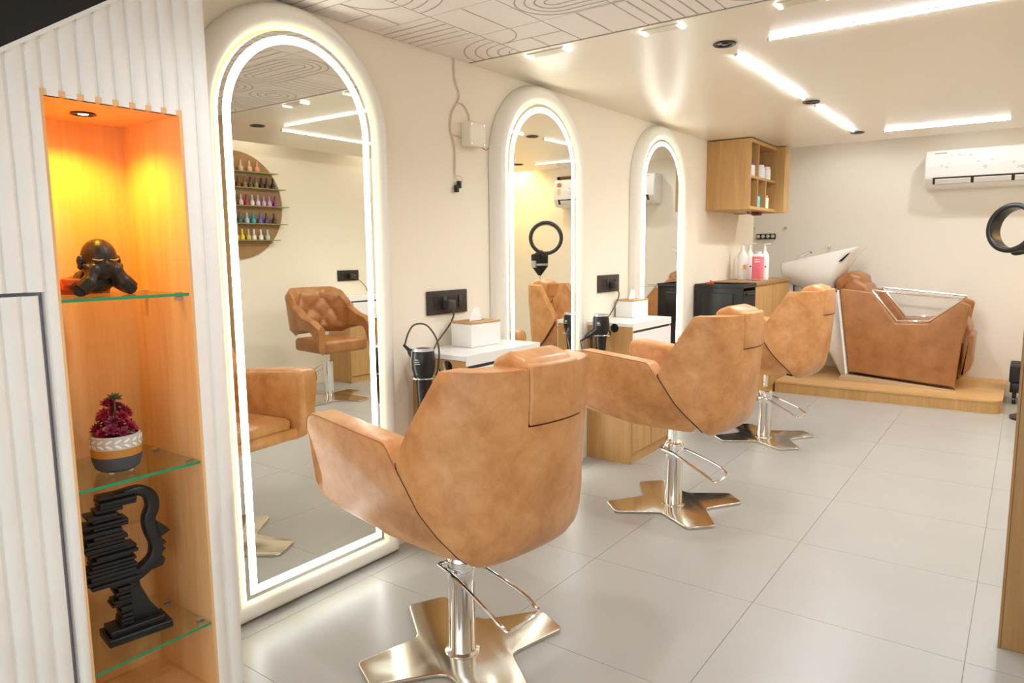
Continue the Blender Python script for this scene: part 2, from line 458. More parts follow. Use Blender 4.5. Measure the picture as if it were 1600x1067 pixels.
obj('niche_top', box(BM(), -0.03, XP-0.002, NY0, NY1, NZ, NZ+0.0149), M_NICHE, fc)
obj('niche_floor', box(BM(), -0.03, XP-0.006, NY0, NY1, 0.0, 0.02), M_NICHE, fc)
sl = obj('niche_downlight', lathe(BM(), [(0.030, 0.0), (0.032, -0.004), (0.024, -0.005), (0.02, 0.004), (0.0, 0.006)], (0.13, 0.914, NZ), seg=24), M_BLACK, fc)
obj('bulb', lathe(BM(), [(0.0, -0.004), (0.012, -0.003), (0.012, 0.0), (0, 0.001)], (0.13, 0.914, NZ), seg=16), mat('warm_bulb', (1, 1, 1, 1), emit=(1, 0.8, 0.5, 1), es=20), sl)
light('niche_spot', 'SPOT', (0.13, 0.914, NZ-0.012), 9.5, (1.0, 0.53, 0.05), fc, 0.012, 2.5, 0.7, (0.13, 0.914, 0))
shelf_z = (1.240, 0.746, 0.241)
for z in shelf_z:
    bm = BM(); box(bm, -0.028, XP-0.008, NY0+0.002, NY1-0.002, z-0.008, z)
    for f in bm.faces: f.material_index = 1 if f.calc_center_median().x > XP-0.009 else 0
    s = obj('glass_shelf', bm, [M_GLASS, M_GEDGE], fc)
    for x in (0.05, 0.245):
        for y, d in ((NY1, -1), (NY0, 1)):
            bm = BM(); cyl(bm, (x, y, z-0.016), (x, y+d*0.018, z-0.016), 0.007, seg=12); box(bm, x-0.009, x+0.009, min(y, y+d*0.02), max(y, y+d*0.02), z-0.0105, z-0.0085)
            box(bm, x-0.009, x+0.009, min(y, y+d*0.02), max(y, y+d*0.02), z+0.0005, z+0.002)
            obj('shelf_clip', bm, M_SILV, s)
obj('side_panel', box(BM(), -0.045, XP-0.03, 0.05, 0.068, 0.0, 1.38), M_WHITEP, fc)
# black staircase underside above the cabinet
bm = BM(); y0, y1 = -0.35, 1.19
rprism(bm, [(y0, ztop(y0)+0.014), (y1, ztop(y1)+0.014), (y1, 2.259), (y0, 2.259)], YZ, -0.045, XP+0.004)
struct('trim_2', bm, M_BLACKS, label='black sloping panel above the fluted cabinet')

# ================================================================== NICHE ORNAMENTS
# monk figurine
mk = thing('monk_figurine', 'small black child monk figurine lying with chin on hands on glass shelf', 'figurine', (0.15, 0.915, 1.240))
def figure_mesh():
    bm = BM(); B = Vector((0.15, 0.915, 1.2405))
    q = lambda x, y, z: B+Vector((x, y, z))
    sphere(bm, q(0.0, 0.0, 0.102), (0.047, 0.045, 0.052), 20, 14)          # skull
    sphere(bm, q(0.010, 0.0, 0.076), (0.041, 0.044, 0.034), 18, 12)         # cheeks
    for s in (-1, 1):
        sphere(bm, q(0.0, s*0.049, 0.092), (0.010, 0.009, 0.017), 10, 8)    # ears
        sphere(bm, q(0.002, s*0.051, 0.078), (0.008, 0.007, 0.009), 8, 6)
        tube(bm, spline([q(-0.03, s*0.035, 0.05), q(0.005, s*0.060, 0.024), q(0.032, s*0.066, 0.017)], 4), 0.020, 10)
        tube(bm, spline([q(0.032, s*0.066, 0.017), q(0.036, s*0.045, 0.038), q(0.030, s*0.032, 0.062)], 4), [0.021]*5+[0.018]*4, 10)
        sphere(bm, q(0.034, s*0.029, 0.066), (0.016, 0.018, 0.020), 12, 8)
        for k in range(4): tube(bm, [q(0.042, s*(0.020+0.006*k), 0.064), q(0.040-0.003*k, s*(0.024+0.007*k), 0.078), q(0.034-0.005*k, s*(0.027+0.0075*k), 0.088-0.002*k)], 0.0048, 6)
    sphere(bm, q(0.048, 0, 0.083), (0.008, 0.008, 0.009), 10, 8)            # nose
    sphere(bm, q(-0.03, 0, 0.042), (0.042, 0.050, 0.040), 14, 10)           # chest
    return bm
o = obj('body', figure_mesh(), mat('figurine_black', srgb(38, 35, 34), 0.38), mk, smooth=60)
rm = o.modifiers.new('remesh', 'REMESH'); rm.mode = 'VOXEL'; rm.voxel_size = 0.0022; rm.use_smooth_shade = True
bm = BM()
for s in (-1, 1):
    tube(bm, spline([(0.15+0.043, 0.915+s*0.008, 1.3375), (0.15+0.047, 0.915+s*0.02, 1.335), (0.15+0.040, 0.915+s*0.034, 1.3385)], 4), 0.0022, 6)
obj('eyelids', bm, mat('figurine_gold', srgb(190, 140, 60), 0.4), mk)
bm = BM(); rings = []
for k in range(9):
    t = k/8; x = 0.13-0.115*t; hw = 0.040+0.018*math.sin(PI*t); yy = 0.905-0.065*t
    rings.append([Vector((x, yy+hw*math.cos(a)*(1+0.12*math.sin(5*a+3*t)), 1.2415+max(0.0, (0.062-0.036*t)*math.sin(a)*(1+0.1*math.sin(7*a))))) for a in [PI*i/14 for i in range(15)]])
ring_loft(bm, rings, closed_u=True)
obj('robe', bm, mat('orange_robe', srgb(226, 96, 24), 0.55), mk, smooth=50)
bm = BM()
for k in range(3): rprism(bm, [(0.815+0.004*k, 1.245+0.012*k), (0.86, 1.243+0.01*k), (0.862, 1.258+0.014*k), (0.83-0.008*k, 1.272+0.008*k)], YZ, 0.10+0.02*k, 0.125+0.02*k, 0.004, 0.005)
obj('robe_fold', bm, MATS['orange_robe'], mk)
# potted succulent
ps = thing('potted_succulent', 'purple succulent in a white, ochre and charcoal ceramic pot on glass shelf', 'potted plant', (0.18, 0.907, 0.746))
PC = Vector((0.18, 0.907, 0.7465))
obj('pot', lathe(BM(), [(0.0, 0.004), (0.045, 0.004), (0.056, 0.012), (0.063, 0.035), (0.0635, 0.048), (0.0, 0.048)], PC, seg=32), mat('pot_charcoal', srgb(76, 78, 86), 0.6), ps)
obj('pot_band', lathe(BM(), [(0.060, 0.048), (0.0638, 0.048), (0.0642, 0.070), (0.060, 0.070)], PC, seg=32), mat('pot_ochre', srgb(196, 134, 56), 0.55), ps)
obj('pot_rim', lathe(BM(), [(0.050, 0.066), (0.0640, 0.070), (0.0635, 0.104), (0.058, 0.106), (0.056, 0.096), (0.05, 0.094)], PC, seg=32), mat('pot_grey', srgb(205, 200, 192), 0.6), ps)
bm = BM()
for k in range(18):
    a = 2*PI*k/18
    for s in (-1, 1):
        c = PC+Vector((0.0645*math.cos(a), 0.0645*math.sin(a), 0.087+s*0.007)); tv = Vector((-math.sin(a), math.cos(a), 0)); d = (tv+Vector((0, 0, s*0.55))).normalized(); n = Vector((math.cos(a), math.sin(a), 0)); u = d.cross(n)
        pts = [c+d*0.010*math.cos(t)+u*0.0036*math.sin(t) for t in [2*PI*i/8 for i in range(8)]]
        ring_loft(bm, [pts, [p+n*0.0012 for p in pts]])
obj('leaf_relief', bm, mat('pot_relief', srgb(246, 244, 240), 0.5), ps)
bm = BM()
for a in (0.6, 2.2, 3.8, 5.4): cyl(bm, PC+Vector((0.036*math.cos(a), 0.036*math.sin(a), -0.0005)), PC+Vector((0.036*math.cos(a), 0.036*math.sin(a), 0.006)), 0.007, seg=10)
obj('pot_foot', bm, mat('pot_foot_white', srgb(235, 232, 226), 0.5), ps)
def rosette(bm, c, r, up):
    u, v = basis(up); up = Vector(up).normalized()
    for layer in range(4):
        n = 6
        for k in range(n):
            a = 2*PI*k/n+layer*0.5; el = 0.25+0.35*layer; L = r*(1-0.17*layer)
            d = ((u*math.cos(a)+v*math.sin(a))*math.cos(el)+up*math.sin(el)).normalized(); sd = d.cross(up).normalized(); nn = sd.cross(d)
            W_ = L*0.30
            p = [c, c+d*L*0.45+sd*W_+nn*0.15*W_, c+d*L, c+d*L*0.45-sd*W_+nn*0.15*W_, c+d*L*0.45-nn*W_*0.5]
            V = [bm.verts.new(x) for x in p]
            for f in ((0, 1, 4), (1, 2, 4), (2, 3, 4), (3, 0, 4), (0, 3, 2, 1)): bm.faces.new([V[i] for i in f])
rs = random.Random(3)
m_s = [mat('succulent_plum', srgb(132, 44, 76), 0.5, var=0.35, vscale=60), mat('succulent_wine', srgb(160, 36, 62), 0.5, var=0.3, vscale=60), mat('succulent_green', srgb(96, 100, 58), 0.5, var=0.3, vscale=60)]
for k in range(22):
    if k < 10: a = 2*PI*k/10; r, z = 0.044, 0.112+0.012*(k % 2)
    elif k < 18: a = 2*PI*k/8+0.3; r, z = 0.030, 0.145+0.01*(k % 3)
    else: a = 2*PI*k/4; r, z = 0.012, 0.182+0.012*(k % 3)
    c = PC+Vector((r*math.cos(a), r*math.sin(a), z)); up = Vector((math.cos(a)*0.8, math.sin(a)*0.8, 0.7)) if k < 18 else Vector((0.3*math.cos(a), 0.3*math.sin(a), 1))
    bm = BM(); rosette(bm, c, rs.uniform(0.022, 0.028), up); tube(bm, [PC+Vector((r*0.3*math.cos(a), r*0.3*math.sin(a), 0.095)), c], 0.003, 6)
    obj('rosette', bm, m_s[0 if k % 3 == 0 else (1 if k % 5 else 2)], ps, smooth=20)
# abstract face sculpture of stacked slats
fs = thing('face_sculpture', 'black metal sculpture of a face profile built from stacked slats on lowest shelf', 'sculpture', (0.16, 0.92, 0.241))
M_SCULP = mat('sculpture_black', srgb(46, 46, 48), 0.36, 0.35, var=0.2, vscale=30)
ZB = 0.2415
RS = Vector((0.16, 0.93, 0)); 
def SM(a, b, d):      # sculpture plane: a along the face direction, b height, d thickness; turned a little towards the room
    c, s = math.cos(0.16), math.sin(0.16)
    return (RS.x+d*c+a*s, RS.y+a*c-d*s, ZB+b)
obj('plinth', rprism(BM(), [(-0.085, 0.0), (0.088, 0.0), (0.088, 0.022), (-0.085, 0.022)], SM, -0.052, 0.052, 0.004, 0.003), M_SCULP, fs)
obj('plinth_step', rprism(BM(), [(-0.075, 0.022), (0.070, 0.022), (0.070, 0.040), (-0.075, 0.040)], SM, -0.040, 0.040, 0.003, 0.003), M_SCULP, fs)
obj('neck', rprism(BM(), [(-0.025, 0.04), (0.068, 0.04), (0.040, 0.085, 0.05), (0.016, 0.145, 0.05), (0.014, 0.195), (-0.025, 0.195)], SM, -0.018, 0.018, 0.004, 0.004, nf=3), M_SCULP, fs, smooth=50)
cl = spline([(-0.008, 0.168, 0), (0.030, 0.186, 0), (0.062, 0.214, 0), (0.070, 0.255, 0), (0.058, 0.298, 0), (0.055, 0.335, 0), (0.068, 0.372, 0), (0.060, 0.408, 0), (0.028, 0.427, 0), (-0.03, 0.424, 0)], 6)
bm = BM(); rings = []
for i_, p in enumerate(cl):
    d = (cl[min(i_+1, len(cl)-1)]-cl[max(i_-1, 0)]).normalized(); n_ = Vector((-d.y, d.x)); hw = 0.019 if i_ < 40 else 0.019-0.0006*(i_-40)
    rings.append([Vector(SM(p.x+n_.x*hw*math.copysign(abs(math.cos(a))**0.6, math.cos(a)), p.y+n_.y*hw*math.copysign(abs(math.cos(a))**0.6, math.cos(a)), 0.020*math.copysign(abs(math.sin(a))**0.6, math.sin(a)))) for a in [2*PI*k_/16 for k_ in range(16)]])
ring_loft(bm, rings); obj('face_band', bm, M_SCULP, fs, smooth=50)
for nm_, P_ in (('nose', [(0.068, 0.330), (0.112, 0.286, 0.006), (0.078, 0.270)]), ('lip', [(0.078, 0.262), (0.102, 0.252, 0.004), (0.080, 0.243)]), ('lip', [(0.080, 0.242), (0.098, 0.232, 0.004), (0.076, 0.222)]), ('chin', [(0.030, 0.176), (0.084, 0.184, 0.008), (0.092, 0.204, 0.008), (0.070, 0.218)])):
    obj(nm_, rprism(BM(), P_, SM, -0.015, 0.015, 0.003, 0.003, nf=3), M_SCULP, fs, smooth=50)
rs = random.Random(11); zz = 0.042; k = 0
while zz < 0.425:
    th = rs.uniform(0.010, 0.014)
    u = zz/0.43
    if zz < 0.17: a0, a1 = -0.045-0.10*(zz-0.04)+rs.uniform(-0.012, 0.01), -0.012
    else: a0, a1 = -0.105+0.08*max(0, (zz-0.36)/0.07)+rs.uniform(-0.02, 0.012), 0.022-0.05*abs((zz-0.2)/0.2)+rs.uniform(-0.02, 0.012)
    if zz > 0.395: a0, a1 = -0.075, 0.02
    obj('slat', rprism(BM(), [(a0, zz), (a1, zz), (a1, zz+th-0.002), (a0, zz+th-0.002)], SM, -0.024-rs.uniform(0, 0.012), 0.024+rs.uniform(0, 0.012), 0.002, 0.002, nf=2, nr=2), M_SCULP, fs)
    zz += th; k += 1

# ================================================================== LIT ARCH MIRRORS
def arch(hw, zb, zc=1.808, n=36, yc=0.0):
    P = [(yc-hw, zb)]+[(yc-hw*math.cos(PI*i/n), zc+hw*math.sin(PI*i/n)) for i in range(n+1)]+[(yc+hw, zb)]
    return P
def sub_arch(hw, zb, n=36): return arch(hw, zb, n=n)
def make_mirror():
    t = thing('arch_mirror', '', 'mirror', (0, 0, 0), group='lit arch mirrors on the left wall', local=True)
    # frame: rounded band
    rings = []; N = 9
    for k in range(N+1):
        a = PI*k/N; off = 0.398+0.046*math.cos(a); x = -0.048+0.066*math.sin(a)**0.8
        zb = 0.043-0.043*math.cos(a)
        rings.append([Vector((x, y, z)) for y, z in arch(off, zb)])
    bm = BM(); L = [[bm.verts.new(p) for p in r] for r in rings]; n = len(L[0])
    for A, B in zip(L[:-1], L[1:]):
        for i in range(n):
            j = (i+1) % n; bm.faces.new((A[i], A[j], B[j], B[i]))
    obj('frame', bm, M_FRAME, t, smooth=50)
    P = arch(0.343, 0.088)
    bm = BM(); f = bm.faces.new([bm.verts.new((0.0, y, z)) for y, z in P])
    g = obj('mirror_glass', bm, M_MIRROR, t, recalc=False)
    if g.data.polygons[0].normal.x < 0: g.data.flip_normals()
    A, B = arch(0.343, 0.088), arch(0.333, 0.098)
    bm = BM(); ring_loft(bm, [[Vector((-0.0005, y, z)) for y, z in A], [Vector((-0.024, y, z)) for y, z in A], [Vector((-0.024, y, z)) for y, z in B]], cap0=False, cap1=False)
    obj('back_edge', bm, M_HALO, t, recalc=True)
    A, B = arch(0.325, 0.106), arch(0.297, 0.134)
    bm = BM(); ring_loft(bm, [[Vector((0.0006, y, z)) for y, z in A], [Vector((0.0016, y, z)) for y, z in A], [Vector((0.0016, y, z)) for y, z in B], [Vector((0.0006, y, z)) for y, z in B]], cap0=False, cap1=False)
    obj('led_strip', bm, M_LED, t)
    return t
m1 = make_mirror(); m1.location = (0, 1.737, 0); m1['label'] = 'tall lit arch mirror nearest the camera beside the fluted cabinet'
dup(m1, (0, 3.372, 0), 0, 'lit arch mirror between the two white-topped counters')
dup(m1, (0, 4.965, 0), 0, 'farthest lit arch mirror beside the black trolley')

# ================================================================== SALON CHAIRS
TF = [(0.455, 0.275), (0.51, 0.252), (0.61, 0.160), (0.735, 0.072), (0.765, 0.074), (0.80, 0.090), (1.0, 0.215), (1.03, 0.232)]
TR = [(0.455, 0.310), (0.47, 0.335), (0.50, 0.358), (0.55, 0.380), (0.62, 0.398), (0.72, 0.412), (0.85, 0.420), (0.95, 0.420), (1.03, 0.412)]
TW = [(0.455, 0.185), (0.47, 0.215), (0.50, 0.248), (0.55, 0.278), (0.62, 0.300), (0.74, 0.312), (0.9, 0.304), (1.0, 0.288), (1.03, 0.280)]
def shell_pt(th, z, inner=False, bulge=0.0):
    F, R, W_ = lerp(TF, z), lerp(TR, z), lerp(TW, z); n = 2/2.25
    c, s = math.cos(th), math.sin(th)
    cc, ss = abs(c)**n, math.copysign(abs(s)**n, s)
    if inner:
        R2 = max(R-0.115, F+0.0); W2 = W_-0.078
        u = F+(R2-F)*cc; v = W2*ss
        k = 0.5+0.5*math.cos(PI*min(1, abs(th)/(PI/2)))
        if z > 0.56:
            p, q = th*3.6/PI*1.6, (z-0.56)*8.0
            hgt = (abs(math.sin(PI*(p+q)/1.0))*abs(math.sin(PI*(p-q)/1.0)))**0.4
            u -= 0.018*hgt*k*min(1, (1.03-z)/0.04)
        return Vector((u, v, z))
    u = F+(R-F)*cc+bulge*c; v = W_*ss+bulge*s
    return Vector((u, v, z))
def shell(mask, nth=56, nz=40, z0=0.455, z1=1.03, bulge=0.0, ztopadd=0.0, shrink=0.0):
    bm = BM(); TH = [-PI/2+PI*i/nth for i in range(nth+1)]; ZZ = [z0+(z1-z0)*j/nz for j in range(nz+1)]
    O, I = {}, {}
    cells = {(i, j) for i in range(nth) for j in range(nz) if mask((TH[i]+TH[i+1])/2, (ZZ[j]+ZZ[j+1])/2)}
    if not cells: return bm
    zmin = min(j for i, j in cells); imin = min(i for i, j in cells); imax = max(i for i, j in cells)+1
    def gv(D, i, j, inner):
        if (i, j) not in D:
            th, z = TH[i], ZZ[j]
            if shrink:
                if i == imin: th += shrink/0.3
                if i == imax: th -= shrink/0.3
                if j == zmin: z += shrink
            p = shell_pt(th, z, inner, bulge if not inner else 0.0)
            if ztopadd: p.z += ztopadd*(z-ZZ[zmin])/(z1-ZZ[zmin])
            D[(i, j)] = bm.verts.new(p)
        return D[(i, j)]
    for i, j in cells:
        bm.faces.new([gv(O, *c, False) for c in ((i, j), (i+1, j), (i+1, j+1), (i, j+1))])
        bm.faces.new([gv(I, *c, True) for c in ((i, j+1), (i+1, j+1), (i+1, j), (i, j))])
        for (di, dj), (a, b) in (((-1, 0), ((i, j), (i, j+1))), ((1, 0), ((i+1, j+1), (i+1, j))), ((0, -1), ((i+1, j), (i, j))), ((0, 1), ((i, j+1), (i+1, j+1)))):
            if (i+di, j+dj) not in cells:
                bm.faces.new((gv(O, *a, False), gv(O, *b, False), gv(I, *b, True), gv(I, *a, True)))
    return bm
HR = lambda th, z: z > 0.878 and -0.33 < th < 0.33
# in this superellipse a small angle already spans a wide part of the back
def make_chair():
    t = thing('salon_chair', '', 'salon chair', (0, 0, 0), group='tan leather styling chairs in a row', local=True)
    obj('backrest', shell(lambda a, z: not HR(a, z)), M_LEATH, t, smooth=45, bevel=0.010, seg=3)
    obj('headrest', shell(HR, bulge=0.006, ztopadd=0.014, shrink=0.003), M_LEATH, t, smooth=45, bevel=0.012, seg=3)
    obj('head_cushion', rprism(BM(), [(0.262, 0.92, 0.02), (0.250, 1.045, 0.04), (0.320, 1.074, 0.04), (0.392, 1.052, 0.03), (0.395, 0.95)], XZ, -0.104, 0.104, 0.020), M_LEATH, t, smooth=60)
    wz = [(0.45, 0.205), (0.48, 0.232), (0.53, 0.268), (0.62, 0.298), (0.74, 0.308), (0.85, 0.308)]
    prof = [(-0.412, 0.510, 0.10), (-0.420, 0.832, 0.055), (0.008, 0.798, 0.045), (0.054, 0.738, 0.02), (0.236, 0.510, 0.015), (0.215, 0.468, 0.03), (-0.10, 0.455, 0.25)]
    for s in (-1, 1):
        def fm(a, b, d, s=s):
            wo = lerp(wz, b); wi = 0.205
            return (a, s*(wi+(wo-wi)*d+0.0), b)
        P = fillet(prof, 0.03, 6); rings = []
        R_ = 0.026
        for k in range(5):
            tt = PI/2*k/4; rings.append((offset_poly(P, R_*(1-math.sin(tt))), (1-math.cos(tt))*0.25))
        for k in range(4, -1, -1):
            tt = PI/2*k/4; rings.append((offset_poly(P, R_*(1-math.sin(tt))*0.55), 1-(1-math.cos(tt))*0.12))
        bm = BM(); ring_loft(bm, [[Vector(fm(p.x, p.y, d)) for p in Q] for Q, d in rings])
        arm = obj('armrest', bm, M_LEATH, t, smooth=50)
        pipe = offset_poly(P, R_*0.14); nP = len(pipe)
        sel = [p for p in pipe if p.y > 0.62 and p.x < 0.12]
        sel.sort(key=lambda p: math.atan2(p.y-0.65, p.x+0.15), reverse=True)
        bm = BM(); tube(bm, [Vector(fm(p.x, p.y, 0.975)) for p in sel], 0.0020, 6); obj('seam_piping', bm, M_PIPE, arm)
    bm = BM(); tube(bm, [shell_pt(-PI/2+PI*i/48, 1.0285, False, -0.004)+Vector((0, 0, 0.0005)) for i in range(2, 19)], 0.0022, 6)
    tube(bm, [shell_pt(-PI/2+PI*i/48, 1.0285, False, -0.004)+Vector((0, 0, 0.0005)) for i in range(30, 47)], 0.0022, 6); obj('seam_piping', bm, M_PIPE, t)
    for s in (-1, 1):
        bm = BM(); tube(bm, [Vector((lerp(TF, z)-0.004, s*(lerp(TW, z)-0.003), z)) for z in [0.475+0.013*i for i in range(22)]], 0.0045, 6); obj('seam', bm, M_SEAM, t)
    obj('seat_shell', rprism(BM(), [(-0.382, 0.512, 0.06), (-0.378, 0.56, 0.02), (0.16, 0.56), (0.20, 0.50), (0.18, 0.462), (-0.12, 0.456, 0.2)], XZ, -0.222, 0.222, 0.01), M_LEATH, t, smooth=50)
    obj('seat_cushion', rprism(BM(), [(-0.365, -0.203), (0.15, -0.203), (0.15, 0.203), (-0.365, 0.203)], XY, 0.548, 0.605, 0.024, 0.05, nr=5), M_LEATH, t, smooth=60)
    bm = BM(); box(bm, -0.13, 0.13, -0.10, 0.10, 0.440, 0.466); cyl(bm, (0.06, 0, 0.452), (0.20, -0.05, 0.445), 0.006, seg=8); obj('mount_plate', bm, M_BLACKM, t)
    obj('piston', cyl(BM(), (0, 0, 0.34), (0, 0, 0.445), 0.015), M_CHROME, t)
    obj('column', lathe(BM(), [(0.0, 0.012), (0.0455, 0.012), (0.0455, 0.262), (0.0468, 0.264), (0.0468, 0.345), (0.042, 0.352), (0.0, 0.352)], seg=32), M_CHROME, t)
    bm = BM(); lathe(bm, [(0.0465, 0.318), (0.050, 0.318), (0.050, 0.338), (0.0465, 0.338)], seg=24); box(bm, -0.065, -0.04, -0.03, 0.03, 0.312, 0.336); cyl(bm, (-0.052, -0.055, 0.318), (-0.052, 0.055, 0.318), 0.008, seg=10); obj('pump_collar', bm, M_CHROME, t)
    P = [(-0.052, -0.055, 0.318), (0.04, -0.058, 0.298), (0.185, -0.055, 0.232), (0.235, -0.052, 0.205), (0.262, -0.040, 0.197), (0.262, 0.085, 0.205), (0.24, 0.10, 0.212), (0.19, 0.098, 0.24), (0.04, 0.062, 0.30), (-0.052, 0.055, 0.318)]
    bm = BM(); tube(bm, spline(P, 4), 0.0062, 8); obj('pump_lever', bm, M_CHROME, t)
    rb = -math.radians(-5); pts = []
    for k in range(4):
        a = PI/4+k*PI/2
        e = Vector((math.cos(a), math.sin(a))); f = Vector((-e.y, e.x))
        for (r, wd, rad) in ((0.352, -0.074, 0.03), (0.352, 0.074, 0.03)): pts.append((*(e*r+f*wd), rad))
        a2 = a+PI/4; e2 = Vector((math.cos(a2), math.sin(a2))); pts.append((*(e2*0.172), 0.05))
    c, s = math.cos(rb), math.sin(rb)
    pts = [(c*x-s*y-0.01, s*x+c*y+0.03, r) for x, y, r in pts]
    bm = BM(); rprism(bm, pts, XY, 0.0005, 0.014, 0.004, nf=6)
    obj('base_plate', bm, M_STEEL, t, smooth=50)
    obj('base_ring', lathe(BM(), [(0.0455, 0.012), (0.060, 0.014), (0.058, 0.017), (0.046, 0.021)], seg=32), M_STEEL, t)
    return t
c1 = make_chair(); c1.location = (0.765, 1.705, 0); c1.rotation_euler = (0, 0, math.radians(-7))
c1['label'] = 'tan leather salon chair nearest the camera, in front of the first mirror'
c2 = dup(c1, (0.785, 3.414, 0), math.radians(-5), 'tan leather salon chair in the middle of the row of three')
c3 = dup(c1, (0.770, 5.055, 0), math.radians(-5), 'tan leather salon chair farthest from the camera, before the wash platform')

for p_ in c1.children:
    if p_.name.startswith('base_plate'): p_.rotation_euler = (0, 0, math.radians(21))      # this foot stands turned
for ch_, up in ((c2, 0.012), (c3, 0.04)):      # pumped up a little higher
    for p_ in ch_.children:
        if p_.name.split('.')[0] not in ('base_plate', 'base_ring', 'column', 'pump_collar', 'pump_lever'): p_.location.z += up

# ================================================================== COUNTERS, DRYERS, SOCKETS
def make_counter():
    t = thing('vanity_counter', '', 'counter', (0, 0, 0), group='white-topped wooden counters', local=True)
    D, W_ = 0.325, 0.573     # local: x 0..D from the wall, y 0..W_
    obj('side_panel', box(BM(), 0, D-0.004, 0, 0.018, 0.0, 0.872), M_OAK, t, bevel=0.001)
    obj('side_panel', box(BM(), 0, D-0.004, W_-0.018, W_, 0.0, 0.872), M_OAK, t, bevel=0.001)
    obj('back_panel', box(BM(), 0, 0.012, 0.018, W_-0.018, 0.0, 0.872), M_OAK, t)
    obj('toe_kick', box(BM(), 0.02, D-0.012, 0.018, W_-0.018, 0.0, 0.065), M_OAK, t)
    obj('countertop', box(BM(), 0, D, 0.0, W_, 0.874, 0.897), M_WLAM, t, bevel=0.0015)
    obj('top_edge_band', box(BM(), D-0.004, D+0.001, 0.0, W_, 0.852, 0.897), M_WLAM, t)
    obj('shadow_gap', box(BM(), D-0.02, D-0.006, 0.004, W_-0.004, 0.838, 0.852), M_DARK, t)
    obj('drawer_front', box(BM(), D-0.016, D, 0.002, W_-0.002, 0.655, 0.836), M_WLAM, t, bevel=0.001)
    for k in range(2):
        d = obj('cabinet_door', box(BM(), D-0.016, D-0.001, 0.003+k*W_/2, W_/2*(k+1)-0.003, 0.07, 0.645), M_OAK, t, bevel=0.001)
        obj('finger_pull', box(BM(), D-0.004, D+0.010, 0.02+k*W_/2, W_/2*(k+1)-0.02, 0.645, 0.652), M_OAKD, d)
    return t
k1 = make_counter(); k1.location = (XL+0.002, 2.335, 0); k1['label'] = 'white-topped wooden counter between the first and second mirrors'
dup(k1, (XL+0.002, 3.945, 0), 0, 'white-topped wooden counter between the second and third mirrors')
k3 = dup(k1, (XR-0.002, 5.42, 0), PI, 'white-topped wooden counter on the opposite wall, seen in the first mirror')

def make_socket(loc, rotz, label, mods=4):
    t = thing('wall_socket', label, 'socket', loc, group='black socket plates', local=True, rotz=rotz)
    # local: plate in y-z plane, facing +x
    obj('plate', rprism(BM(), [(-0.145, -0.057), (0.145, -0.057), (0.145, 0.057), (-0.145, 0.057)], YZ, 0.0005, 0.012, 0.003, 0.005), M_SOCK, t)
    obj('module_panel', rprism(BM(), [(-0.105, -0.034), (0.105, -0.034), (0.105, 0.034), (-0.105, 0.034)], YZ, 0.011, 0.0145, 0.001, 0.003), M_SOCK2, t)
    for y in (-0.075, 0.045):
        bm = BM()
        for p in ((0, 0.016), (-0.012, -0.012), (0.012, -0.012)): cyl(bm, (0.0145, y+p[0], p[1]), (0.0152, y+p[0], p[1]), 0.0045, seg=10)
        obj('socket_holes', bm, M_BLACKM, t)
    for y in (-0.03, 0.085): obj('rocker_switch', rprism(BM(), [(y-0.012, -0.03), (y+0.012, -0.03), (y+0.012, 0.03), (y-0.012, 0.03)], YZ, 0.0145, 0.019, 0.002, 0.002), M_SOCK, t)
    return t
s1 = make_socket((XL, 2.582, 1.108), 0, 'black socket plate with a plugged-in cord above the nearer counter')
s2 = make_socket((XL, 4.215, 1.130), 0, 'black socket plate above the counter between the second and third mirrors')
s3 = make_socket((XR, 5.13, 1.105), PI, 'black socket plate on the opposite wall, seen in the first mirror')
bm = BM()
for y in (-0.03, 0.0): cyl(bm, (0.0145, y-0.06, 0.0), (0.016, y-0.06, 0.0), 0.004, seg=8)
obj('indicator_light', bm, mat('red_neon', (1, 0, 0, 1), emit=(1, 0.05, 0.03, 1), es=3), s3)
def plug_cord(loc, pts, label):
    t = thing('plug_cord', label, 'power cord', loc)
    L = Vector(loc)
    obj('plug', rprism(BM(), [(L.y-0.022, L.z-0.024), (L.y+0.026, L.z-0.026), (L.y+0.030, L.z+0.02), (L.y-0.022, L.z+0.022)], YZ, L.x, L.x+0.042, 0.006, 0.008), mat('plug_grey', srgb(62, 57, 56), 0.4), t)
    bm = BM(); tube(bm, spline(pts, 8), 0.0042, 8); obj('cord', bm, M_CORD, t)
